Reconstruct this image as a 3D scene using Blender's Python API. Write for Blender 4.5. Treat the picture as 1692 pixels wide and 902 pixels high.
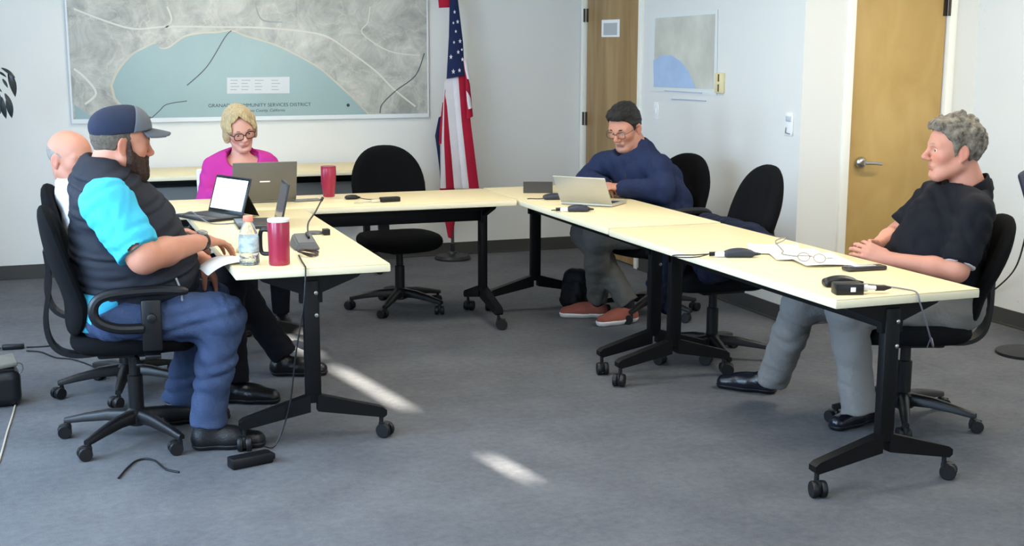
import bpy, bmesh, math, random
import numpy as np
from mathutils import Vector, Matrix
for o in list(bpy.data.objects): bpy.data.objects.remove(o)
S = bpy.context.scene
C = S.collection
PI = math.pi
# ------------------------------------------------------------------ camera
F, PT, YW, RO, H = 2151.25, 0.18769, 0.35473, -0.00227, 1.5906
CX, CY = 846.0, 480.0
fw = Vector((math.sin(YW)*math.cos(PT), math.cos(YW)*math.cos(PT), -math.sin(PT)))
rt = Vector((math.cos(YW), -math.sin(YW), 0))
up = rt.cross(fw)
cR, sR = math.cos(RO), math.sin(RO)
rt2 = rt*cR + up*sR*-1; up2 = up*cR + rt*sR
cd = bpy.data.cameras.new('camera'); cam = bpy.data.objects.new('camera', cd); C.objects.link(cam)
cd.sensor_width = 36; cd.lens = 36*F/1692; cd.shift_y = (CY-451)/1692; cd.clip_start = .05
M = Matrix((rt2, up2, -fw)).transposed().to_4x4(); M.translation = (0, 0, H); cam.matrix_world = M
S.camera = cam
# ------------------------------------------------------------------ world, sun, view
w = bpy.data.worlds.new('sky'); S.world = w; w.use_nodes = True
bg = w.node_tree.nodes['Background']; bg.inputs[0].default_value = (.55, .72, 1, 1); bg.inputs[1].default_value = 1.2
S.view_settings.view_transform = 'Standard'; S.view_settings.look = 'None'; S.view_settings.gamma = 1
S.view_settings.use_curve_mapping = False; S.view_settings.exposure = 0.0
sl = bpy.data.lights.new('sun', 'SUN'); sun = bpy.data.objects.new('sun', sl); C.objects.link(sun)
sl.energy = 70; sl.angle = .009; sl.color = (1, .93, .8)
SD = Vector((-.155, 1, -.249)).normalized()
sun.rotation_euler = SD.to_track_quat('-Z', 'Y').to_euler(); sun.location = (2, -3, 3)
def area(name, loc, rot, sx, sy, en, col):
    l = bpy.data.lights.new(name, 'AREA'); l.shape = 'RECTANGLE'; l.size = sx; l.size_y = sy; l.energy = en; l.color = col
    o = bpy.data.objects.new(name, l); C.objects.link(o); o.location = loc; o.rotation_euler = rot; return o
# daylight through the windows of the left wall
LX = -1.75
for i, yy in enumerate((2.2, 4.6, 7.0)):
    area('window_daylight', (LX+.06, yy, 1.55), (0, -PI/2, 0), 1.3, 1.7, (140, 140, 46)[i], (.50, .72, 1))
area('window_daylight', (2.9, -1.42, 1.55), (PI/2, 0, PI), 2.6, 1.3, 80, (.86, .93, 1))  # added fill lamp before the wall behind the camera, no window there
# ceiling troffers
TROFF = [(-.2, 3.0, 20), (2.0, 3.4, 26), (-.2, 5.8, 14), (2.0, 5.8, 24), (4.35, 4.6, 40), (1.35, 8.2, 16)]
for x, y, e in TROFF:
    area('troffer_light', (x, y, 2.585), (0, 0, 0), 1.1, .5, e, (1, .93, .80))
# ------------------------------------------------------------------ pixel helpers (direction only)
def ray(u, v):
    d = fw*F + rt2*(u-CX) - up2*(v-CY); return d
def atz(u, v, z=0.0): d = ray(u, v); return Vector((0, 0, H)) + d*((z-H)/d.z)
def aty(u, v, y): d = ray(u, v); return Vector((0, 0, H)) + d*(y/d.y)
def atx(u, v, x): d = ray(u, v); return Vector((0, 0, H)) + d*(x/d.x)
# ------------------------------------------------------------------ materials
def lin(c): return tuple((x/12.92 if x <= .04045 else ((x+.055)/1.055)**2.4) for x in c)
def hexc(h): return lin(tuple(int(h[i:i+2], 16)/255 for i in (0, 2, 4)))
MATS = {}
def mat(name, col, rough=.6, metal=0., bump=0., bscale=60., var=0., vscale=8., spec=.5, coat=0., trans=0., emit=None, estr=0., ior=1.45, stretch=None, sheen=0., sub=0.):
    if name in MATS: return MATS[name]
    m = bpy.data.materials.new(name); m.use_nodes = True; nt = m.node_tree; b = nt.nodes['Principled BSDF']
    c = hexc(col) if isinstance(col, str) else col
    b.inputs['Base Color'].default_value = (*c, 1); b.inputs['Roughness'].default_value = rough; b.inputs['Metallic'].default_value = metal
    b.inputs['Specular IOR Level'].default_value = spec; b.inputs['IOR'].default_value = ior
    if coat: b.inputs['Coat Weight'].default_value = coat; b.inputs['Coat Roughness'].default_value = .15
    if trans: b.inputs['Transmission Weight'].default_value = trans
    if sheen: b.inputs['Sheen Weight'].default_value = sheen
    if sub:
        b.inputs['Subsurface Weight'].default_value = sub; b.inputs['Subsurface Radius'].default_value = (.012, .005, .003); b.inputs['Subsurface Scale'].default_value = 1
    if emit: b.inputs['Emission Color'].default_value = (*hexc(emit), 1); b.inputs['Emission Strength'].default_value = estr
    if bump or var:
        tc = nt.nodes.new('ShaderNodeTexCoord'); src = tc.outputs['Object']
        if stretch:
            mp = nt.nodes.new('ShaderNodeMapping'); mp.inputs['Scale'].default_value = stretch; nt.links.new(src, mp.inputs[0]); src = mp.outputs[0]
    if bump:
        n = nt.nodes.new('ShaderNodeTexNoise'); n.inputs['Scale'].default_value = bscale; n.inputs['Detail'].default_value = 4; nt.links.new(src, n.inputs['Vector'])
        bp = nt.nodes.new('ShaderNodeBump'); bp.inputs['Strength'].default_value = bump; bp.inputs['Distance'].default_value = .01
        nt.links.new(n.outputs[0], bp.inputs['Height']); nt.links.new(bp.outputs[0], b.inputs['Normal'])
    if var:
        n = nt.nodes.new('ShaderNodeTexNoise'); n.inputs['Scale'].default_value = vscale; n.inputs['Detail'].default_value = 5; nt.links.new(src, n.inputs['Vector'])
        r = nt.nodes.new('ShaderNodeValToRGB'); r.color_ramp.elements[0].position = .3; r.color_ramp.elements[1].position = .7
        r.color_ramp.elements[0].color = (*[x*(1-var) for x in c], 1); r.color_ramp.elements[1].color = (*[min(1, x*(1+var)) for x in c], 1)
        nt.links.new(n.outputs[0], r.inputs[0]); nt.links.new(r.outputs[0], b.inputs['Base Color'])
    MATS[name] = m; return m
mWall = mat('wall_paint', 'd9d8d2', .75, bump=.03, bscale=160)
mCeil = mat('ceiling_tile', 'e8e8e4', .9, bump=.2, bscale=90)
mBase = mat('rubber_base', '3c3b39', .6)
mTrim = mat('white_trim', 'e9e6da', .45)
mBlack = mat('black_metal', '060608', .5, spec=.3)
mPlas = mat('black_plastic', '0b0b0e', .42, bump=.05, bscale=400)
mRub = mat('castor_rubber', '0e0e10', .5)
mFab = mat('black_upholstery', '0b0b0d', .95, bump=.25, bscale=500, spec=.15)
mTop = mat('cream_laminate', 'e6d4a6', .42, var=.025, vscale=30, stretch=(1, 6, 1))
mEdge = mat('cream_edge_band', 'e6dcbd', .5)
mChrome = mat('brushed_steel', 'b9b8b4', .28, metal=1)
mWhite = mat('white_paper', 'eeeeec', .7)
mGreyP = mat('grey_plastic', '6d6d6e', .5)
mWhiteP = mat('white_plastic', 'e8e8e6', .4)
mCable = mat('black_cable', '131316', .5)
mCable2 = mat('grey_cable', '77777c', .5)
# carpet
def carpet():
    m = mat('carpet', '5b5e66', .95, spec=.1); nt = m.node_tree; b = nt.nodes['Principled BSDF']; L = nt.links.new
    tc = nt.nodes.new('ShaderNodeTexCoord')
    n1 = nt.nodes.new('ShaderNodeTexNoise'); n1.inputs['Scale'].default_value = 26; n1.inputs['Detail'].default_value = 8; n1.inputs['Roughness'].default_value = .75
    n2 = nt.nodes.new('ShaderNodeTexNoise'); n2.inputs['Scale'].default_value = 3; n2.inputs['Detail'].default_value = 3
    n3 = nt.nodes.new('ShaderNodeTexNoise'); n3.inputs['Scale'].default_value = 350; n3.inputs['Detail'].default_value = 2
    for n in (n1, n2, n3): L(tc.outputs['Object'], n.inputs['Vector'])
    a = nt.nodes.new('ShaderNodeMath'); a.operation = 'MULTIPLY_ADD'; a.inputs[1].default_value = .6; L(n1.outputs[0], a.inputs[0])
    a2 = nt.nodes.new('ShaderNodeMath'); a2.operation = 'MULTIPLY'; a2.inputs[1].default_value = .4; L(n2.outputs[0], a2.inputs[0]); L(a2.outputs[0], a.inputs[2])
    r = nt.nodes.new('ShaderNodeValToRGB'); L(a.outputs[0], r.inputs[0])
    r.color_ramp.elements[0].position = .36; r.color_ramp.elements[0].color = (*hexc('56575b'), 1)
    r.color_ramp.elements[1].position = .64; r.color_ramp.elements[1].color = (*hexc('6a6b6e'), 1)
    L(r.outputs[0], b.inputs['Base Color'])
    bp = nt.nodes.new('ShaderNodeBump'); bp.inputs['Strength'].default_value = .5; bp.inputs['Distance'].default_value = .006
    L(n3.outputs[0], bp.inputs['Height']); L(bp.outputs[0], b.inputs['Normal'])
    return m
mCarpet = carpet()
def wood(name, c0, c1, axis):
    m = mat(name, c0, .45, spec=.35); nt = m.node_tree; b = nt.nodes['Principled BSDF']; L = nt.links.new
    tc = nt.nodes.new('ShaderNodeTexCoord'); mp = nt.nodes.new('ShaderNodeMapping'); mp.inputs['Scale'].default_value = axis
    L(tc.outputs['Object'], mp.inputs[0])
    n = nt.nodes.new('ShaderNodeTexNoise'); n.inputs['Scale'].default_value = 3; n.inputs['Detail'].default_value = 5; n.inputs['Distortion'].default_value = .8; L(mp.outputs[0], n.inputs['Vector'])
    r = nt.nodes.new('ShaderNodeValToRGB'); L(n.outputs[0], r.inputs[0])
    r.color_ramp.elements[0].position = .32; r.color_ramp.elements[0].color = (*hexc(c0), 1)
    r.color_ramp.elements[1].position = .68; r.color_ramp.elements[1].color = (*hexc(c1), 1)
    L(r.outputs[0], b.inputs['Base Color']); return m
mDoor1 = wood('oak_door', '8f7046', 'a78a5c', (3, 3, .35))
mDoor2 = wood('birch_door', 'ae8d52', 'bd9d63', (1.6, 1.6, .8))
# ------------------------------------------------------------------ mesh helpers
def link(name, me, m, parent=None, smooth=True, ang=35):
    if m is not None:
        for x in (m if isinstance(m, (list, tuple)) else [m]): me.materials.append(x)
    if smooth:
        me.polygons.foreach_set('use_smooth', [True]*len(me.polygons)); me.set_sharp_from_angle(angle=math.radians(ang))
    o = bpy.data.objects.new(name, me); C.objects.link(o); o.parent = parent; return o
class MB:
    def __init__(s): s.bm = bmesh.new()
    def box(s, c, d, bev=0., rot=None, seg=2):
        b = bmesh.new(); bmesh.ops.create_cube(b, size=1); bmesh.ops.scale(b, vec=d, verts=b.verts)
        if bev: bmesh.ops.bevel(b, geom=list(b.edges), offset=bev, segments=seg, profile=.5, affect='EDGES')
        mt = Matrix.Translation(c) @ (rot.to_4x4() if rot is not None else Matrix())
        b.transform(mt); s._add(b); return s
    def _add(s, b):
        me = bpy.data.meshes.new('t'); b.to_mesh(me); b.free(); s.bm.from_mesh(me); bpy.data.meshes.remove(me)
    def tube(s, pts, r, n=8, closed=False, caps=True):
        pts = [Vector(p) for p in pts]; rs = r if isinstance(r, (list, tuple)) else [r]*len(pts); N = len(pts); rings = []
        t0 = None
        for i, p in enumerate(pts):
            a = pts[(i-1) % N] if (closed or i > 0) else p; c = pts[(i+1) % N] if (closed or i < N-1) else p
            t = (c-a).normalized()
            if t0 is None:
                u = t.orthogonal().normalized()
            else:
                u = (u - t*u.dot(t)); u = u.normalized() if u.length > 1e-6 else t.orthogonal().normalized()
            t0 = t; v = t.cross(u)
            rings.append([s.bm.verts.new(p + (u*math.cos(2*PI*k/n) + v*math.sin(2*PI*k/n))*rs[i]) for k in range(n)])
        for i in range(N if closed else N-1):
            A, B = rings[i], rings[(i+1) % N]
            for k in range(n): s.bm.faces.new((A[k], A[(k+1) % n], B[(k+1) % n], B[k]))
        if caps and not closed: s.bm.faces.new(rings[0][::-1]); s.bm.faces.new(rings[-1])
        return s
    def lathe(s, prof, n=20, c=(0, 0, 0), rot=None):
        b = s.bm; c = Vector(c); rings = []
        for r, z in prof:
            vs = []
            for k in range(n):
                p = Vector((r*math.cos(2*PI*k/n), r*math.sin(2*PI*k/n), z))
                if rot is not None: p = rot @ p
                vs.append(b.verts.new(c+p))
            rings.append(vs)
        for A, B in zip(rings, rings[1:]):
            for k in range(n): b.faces.new((A[k], A[(k+1) % n], B[(k+1) % n], B[k]))
        b.faces.new(rings[0][::-1]); b.faces.new(rings[-1]); return s
    def prism(s, poly, a, b_, axis='z'):
        # poly in 2D extruded from a to b_ along axis
        f = {'z': lambda p, t: (p[0], p[1], t), 'y': lambda p, t: (p[0], t, p[1]), 'x': lambda p, t: (t, p[0], p[1])}[axis]
        A = [s.bm.verts.new(f(p, a)) for p in poly]; B = [s.bm.verts.new(f(p, b_)) for p in poly]; n = len(poly)
        s.bm.faces.new(A); s.bm.faces.new(B[::-1])
        for i in range(n): s.bm.faces.new((A[i], B[i], B[(i+1) % n], A[(i+1) % n]))
        return s
    def cushion(s, outline, zf, inset=(1, .985, .93, .8, .55, .25), prof=(0, .35, .72, .93, 1, 1), flat=.55):
        # outline: 3D function ring(scale) built by zf(pt2d, level(-1..1)) -> Vector ; symmetric front/back bulge
        rings = []
        for k in range(len(inset)-1, -1, -1): rings.append([s.bm.verts.new(zf(p, inset[k], prof[k])) for p in outline])
        for k in range(len(inset)): rings.append([s.bm.verts.new(zf(p, inset[k], -prof[k]*flat)) for p in outline]) if k else None
        n = len(outline)
        for A, B in zip(rings, rings[1:]):
            for i in range(n): s.bm.faces.new((A[i], A[(i+1) % n], B[(i+1) % n], B[i]))
        s.bm.faces.new(rings[0][::-1]); s.bm.faces.new(rings[-1]); return s
    def build(s, name, m, parent=None, smooth=True, ang=35):
        bmesh.ops.recalc_face_normals(s.bm, faces=s.bm.faces)
        me = bpy.data.meshes.new(name); s.bm.to_mesh(me); s.bm.free(); return link(name, me, m, parent, smooth, ang)
def tag(o, label, cat, group=None):
    o['label'] = label; o['category'] = cat
    if group: o['group'] = group
    return o
def thing(name, label, cat, loc=(0, 0, 0), rz=0, group=None):
    o = bpy.data.objects.new(name, None); C.objects.link(o); o.location = loc; o.rotation_euler = (0, 0, rz); o.empty_display_size = .1
    return tag(o, label, cat, group)
def struct(o): o['kind'] = 'structure'; return o
def copy_tree(o, parent=None):
    c = o.copy(); C.objects.link(c); c.parent = parent
    for ch in list(o.children): copy_tree(ch, c)
    return c
def rot2(p, a): return Vector((p[0]*math.cos(a)-p[1]*math.sin(a), p[0]*math.sin(a)+p[1]*math.cos(a)))
def smooth_path(pts, n=8):
    pts = [Vector(p) for p in pts]; out = []
    for i in range(len(pts)-1):
        p0 = pts[max(i-1, 0)]; p1 = pts[i]; p2 = pts[i+1]; p3 = pts[min(i+2, len(pts)-1)]
        for k in range(n):
            t = k/n; out.append(.5*((2*p1)+(p2-p0)*t+(2*p0-5*p1+4*p2-p3)*t*t+(3*p1-p0-3*p2+p3)*t**3))
    out.append(pts[-1]); return out
def superell(a, b, n=32, e=2.6):
    return [(a*math.copysign(abs(math.cos(t))**(2/e), math.cos(t)), b*math.copysign(abs(math.sin(t))**(2/e), math.sin(t))) for t in [2*PI*k/n for k in range(n)]]
# ================================================================== ROOM
WY, XA, YR, XB, YB, CZ = 9.383, 4.05, 6.3, 5.22, -1.5, 2.62
fl = struct(MB().box(((LX+XB)/2, (YB+WY)/2, -.05), (XB-LX+.4, WY-YB+.4, .1)).build('floor', mCarpet, smooth=False))
struct(MB().box(((LX+XB)/2, (YB+WY)/2, CZ+.05), (XB-LX+.4, WY-YB+.4, .1)).build('ceiling', mCeil, smooth=False))
struct(MB().box(((LX+XA)/2, WY+.1, CZ/2), (XA-LX+.4, .2, CZ)).build('wall_back', mWall, smooth=False))
# side wall with a door next to the back corner
d1a, d1b = 8.37, 9.32
b = MB(); b.box((XA+.1, (YR+d1a)/2, CZ/2), (.2, d1a-YR, CZ)); b.box((XA+.1, (d1b+WY)/2, CZ/2), (.2, WY-d1b, CZ)); b.box((XA+.1, (d1a+d1b)/2, (2.05+CZ)/2), (.2, d1b-d1a, CZ-2.05))
struct(b.build('wall_right_far', mWall, smooth=False))
# return wall with second door
d2a, d2b = aty(1411, 60, YR).x, aty(1566, 30, YR).x
b = MB(); b.box(((XA+.2+d2a)/2, YR+.1, CZ/2), (d2a-XA-.2, .2, CZ)); b.box(((d2b+XB)/2, YR+.1, CZ/2), (XB-d2b, .2, CZ)); b.box(((d2a+d2b)/2, YR+.1, (2.05+CZ)/2), (d2b-d2a, .2, CZ-2.05))
struct(b.build('wall_alcove', mWall, smooth=False))
# right near wall with faint scuffs
def scuffed():
    m = mat('wall_paint_scuffed', 'd9d8d2', .7); nt = m.node_tree; bb = nt.nodes['Principled BSDF']; L = nt.links.new
    tc = nt.nodes.new('ShaderNodeTexCoord'); mp = nt.nodes.new('ShaderNodeMapping'); mp.inputs['Scale'].default_value = (1, 5, 9); L(tc.outputs['Object'], mp.inputs[0])
    n = nt.nodes.new('ShaderNodeTexNoise'); n.inputs['Scale'].default_value = 2.2; n.inputs['Detail'].default_value = 2; n.inputs['Distortion'].default_value = 1.6; L(mp.outputs[0], n.inputs['Vector'])
    r = nt.nodes.new('ShaderNodeValToRGB'); L(n.outputs[0], r.inputs[0]); e = r.color_ramp.elements
    e[0].position = .22; e[0].color = (*hexc('bdbec0'), 1); e[1].position = .29; e[1].color = (*hexc('d9d8d2'), 1)
    L(r.outputs[0], bb.inputs['Base Color']); return m
struct(MB().box((XB+.1, (YB+YR+.2)/2, CZ/2), (.2, YR+.2-YB, CZ)).build('wall_right_near', scuffed(), smooth=False))
# left wall with three windows, wall behind the camera with unseen slots shaped to throw the sun strips
def wall_open(name, axis, pos, lo, hi, holes, th=.2):
    b = MB()
    def bx(a0, a1, z0, z1):
        if a1-a0 < .001 or z1-z0 < .001: return
        c = ((a0+a1)/2, (z0+z1)/2); d = (a1-a0, z1-z0)
        if axis == 'x': b.box((pos, c[0], c[1]), (th, d[0], d[1]))
        else: b.box((c[0], pos, c[1]), (d[0], th, d[1]))
    x = lo
    for (a0, a1, zs) in holes:
        bx(x, a0, 0, CZ); z = 0
        for z0, z1 in zs: bx(a0, a1, z, z0); z = z1
        bx(a0, a1, z, CZ); x = a1
    bx(x, hi, 0, CZ)
    return struct(b.build(name, mWall, smooth=False))
wall_open('wall_left', 'x', LX-.1, YB, WY, [(1.35, 3.05, [(.9, 2.2)]), (3.75, 5.45, [(.9, 2.2)]), (6.15, 7.85, [(.9, 2.2)])])
gx = 1.43 + .155*(5.9-YB)
wall_open('wall_front', 'y', YB-.02, LX, XB, [(gx-.06, gx+.04, [(1.45, 1.53), (1.72, 1.93), (2.0, 2.13)])], .04)
mPane = mat('window_glass', (1, 1, 1), .02, trans=1, ior=1.05)
mFrame = mat('window_frame_white', 'e6e6e2', .5)
for i, yy in enumerate((2.2, 4.6, 7.0)):
    b = MB()
    for z in (.92, 2.18): b.box((LX-.1, yy, z), (.06, 1.7, .04))
    for y in (yy-.83, yy, yy+.83): b.box((LX-.1, y, 1.55), (.06, .04, 1.22))
    struct(b.build('window_%d' % (i+1), mFrame, smooth=False))
# baseboards
def bboard(name, a, c):
    a = Vector(a); c = Vector(c); d = (c-a); n = Vector((-d.y, d.x)).normalized()
    b = MB(); ang = math.atan2(d.y, d.x)
    b.box(((a.x+c.x)/2+n.x*.004, (a.y+c.y)/2+n.y*.004, .048), (d.length, .008, .096), .002, Matrix.Rotation(ang, 3, 'Z'))
    b.box(((a.x+c.x)/2+n.x*.011, (a.y+c.y)/2+n.y*.011, .006), (d.length, .012, .012), .002, Matrix.Rotation(ang, 3, 'Z'))
    return struct(b.build(name, mBase, smooth=False))
bboard('baseboard_back', (XA, WY), (LX, WY))
bboard('baseboard_right_far', (XA, YR), (XA, d1a-.06))
bboard('baseboard_right_near', (XB, YB), (XB, YR))
bboard('baseboard_alcove', (d2a-.06, YR), (XA, YR))
# doors
def door(n, m, paper=False):
    if n == 1:
        w = d1b-d1a-.012; o = thing('door_1', 'x', 'door', (XA, d1a+.006, 0)); rz = PI/2
    else:
        w = d2b-d2a-.012; o = thing('door_2', 'x', 'door', (d2a+.006, YR, 0)); rz = 0
    del o['label']; del o['category']; struct(o); o.rotation_euler = (0, 0, rz)
    # local: x across the door, room side is -y for door 2 and +y for door 1
    s = -1 if n == 2 else 1
    MB().box((w/2, -s*.03, 1.025), (w, .044, 2.03), .002).build('door_leaf', m, o)
    b = MB()
    for x in (-.033, w+.033): b.box((x, s*.006, 1.045), (.05, .03, 2.09), .004)
    b.box((w/2, s*.006, 2.075), (w+.116, .03, .05), .004); b.build('door_frame', mTrim, o)
    hx = w+.004 if True else 0
    for z in (.25, 1.02, 1.8):
        b = MB(); b.lathe([(.008, -.05), (.008, .05)], 10, (hx, s*.016, z)); b.box((hx-.012, s*-.006, z), (.028, .006, .1)); b.build('hinge', mat('hinge_bronze', '4a4038', .4, metal=.7), o)
    if n == 2:
        px = .075; pz = .925
        b = MB(); R = Matrix.Rotation(PI/2, 3, 'X')
        b.lathe([(.034, 0), (.034, .006), (.026, .02), (.016, .026), (.013, .05), (.0, .051)], 24, (px, -.008, pz), R); b.build('door_handle', mChrome, o)
        h = bpy.data.objects[o.children[-1].name]
        MB().tube(smooth_path([(px, -.055, pz), (px+.02, -.058, pz), (px+.07, -.058, pz-.002), (px+.115, -.05, pz-.008)]), .009, 10).build('lever', mChrome, h)
    return o
D1 = door(1, mDoor1); D2 = door(2, mDoor2)
# paper notice on the far door
a = atx(993, 33, XA); c = atx(1022, 61, XA)
o = MB().box((XA+.0068, (a.y+c.y)/2, (a.z+c.z)/2), (.002, abs(a.y-c.y), abs(a.z-c.z))).build('paper_notice', mWhite, smooth=False)
tag(o, 'small white paper notice taped to the far wooden door', 'notice')
MB().box((XA+.0052, (a.y+c.y)/2, (a.z+c.z)/2-.005), (.001, abs(a.y-c.y)*.76, abs(a.z-c.z)*.7)).build('print_area', mat('faded_print', 'b4b6b6', .7), o, smooth=False)
# ================================================================== TABLES
TW, TL, TH = .605, 1.829, .735
def castor_mesh(r=.031, wdt=.02):
    b = MB(); R = Matrix.Rotation(PI/2, 3, 'Y')
    for s in (-1, 1):
        b.lathe([(r*.55, -wdt/2), (r*.93, -wdt/2), (r, -wdt/3), (r, wdt/3), (r*.93, wdt/2), (r*.55, wdt/2)], 18, (s*.017, -.018, r), R)
    b.box((0, -.014, r*1.25), (.013, .05, r*1.5), .004); b.lathe([(.009, r*1.6), (.009, r*2+.025)], 10)
    return b
def table(name, label, loc, rz, L=TL, panel=False, lock=(0, .6, -.5, 1)):
    t = thing(name, label, 'table', loc, rz)
    MB().box((0, 0, TH-.0025), (TW-.004, L-.004, .005), .001).build('tabletop', mTop, t)
    MB().box((0, 0, TH-.0185), (TW, L, .029), .004).build('edge_band', mEdge, t)
    b = MB(); b.box((0, 0, .625), (.035, L-.24, .075), .005); b.box((-.17, 0, .685), (.03, L-.3, .03), .003); b.box((.17, 0, .685), (.03, L-.3, .03), .003); b.build('beam', mBlack, t)
    k = 0
    for s in (-1, 1):
        y = s*(L/2-.1); b = MB()
        b.box((0, y, .42), (.062, .042, .5), .006)
        b.prism([(-.22, .703), (.22, .703), (.19, .675), (.045, .62), (.045, .58), (-.045, .58), (-.045, .62), (-.19, .675)], y-.014, y+.014, 'y')
        for q in (-1, 1):
            b.prism([(q*.015, .205), (q*.015, .135), (q*.285, .085), (q*.298, .095), (q*.298, .115), (q*.28, .128)], y-.022, y+.022, 'y')
        leg = b.build('leg', mBlack, t, ang=30)
        for z in (.62, .53):
            MB().lathe([(.008, 0), (.008, .003), (.004, .005)], 10, (.018, y+s*.021, z), Matrix.Rotation(-s*PI/2, 3, 'X')).build('screw', mChrome, leg)
        for q in (-1, 1):
            c = castor_mesh().build('castor', mRub, leg); c.location = (q*.278, y, 0); c.rotation_euler = (0, 0, lock[k % 4]+q*.2); k += 1
    if panel:
        MB().box((-.02, 0, .585), (.02, L-.3, .09), .003).build('cable_tray', mat('tray_grey', '8a8a88', .5), t)
        MB().box((.12, 0, .52), (.012, L-.2, .36), .002).build('modesty_panel', mBlack, t)  # black sheet stands in for the shadow beneath the table
    return t
def table_at(name, label, ox, oy, ph, L=TL, **k):
    c = rot2((TW/2, L/2), ph); return table(name, label, (ox+c.x, oy+c.y, 0), ph, L, **k)
T1 = table_at('training_table', 'cream folding table carrying the plastic bottle, open tablet laptop and large red tumbler', .7066, 4.9294, -.0127, 1.812)
T3 = table_at('training_table', 'cream folding table holding loose white papers, in front of the man in the black polo', 2.5448, 3.6937, .0083)
T4 = table_at('training_table', 'cream folding table holding the open silver laptop of the man in navy', 2.5407, 5.5584, -.0031)
c = rot2((-TL/2, TW/2), -.0064)
T2 = table('training_table', 'cream folding table the woman in pink sits behind, joining the two long rows', (2.5274+c.x, 6.7478+c.y, 0), PI/2-.0064)
T5 = table('training_table', 'cream table with grey cable tray pushed against the wall under the large map', (1.42, 9.035, 0), PI/2, panel=True)
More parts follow.
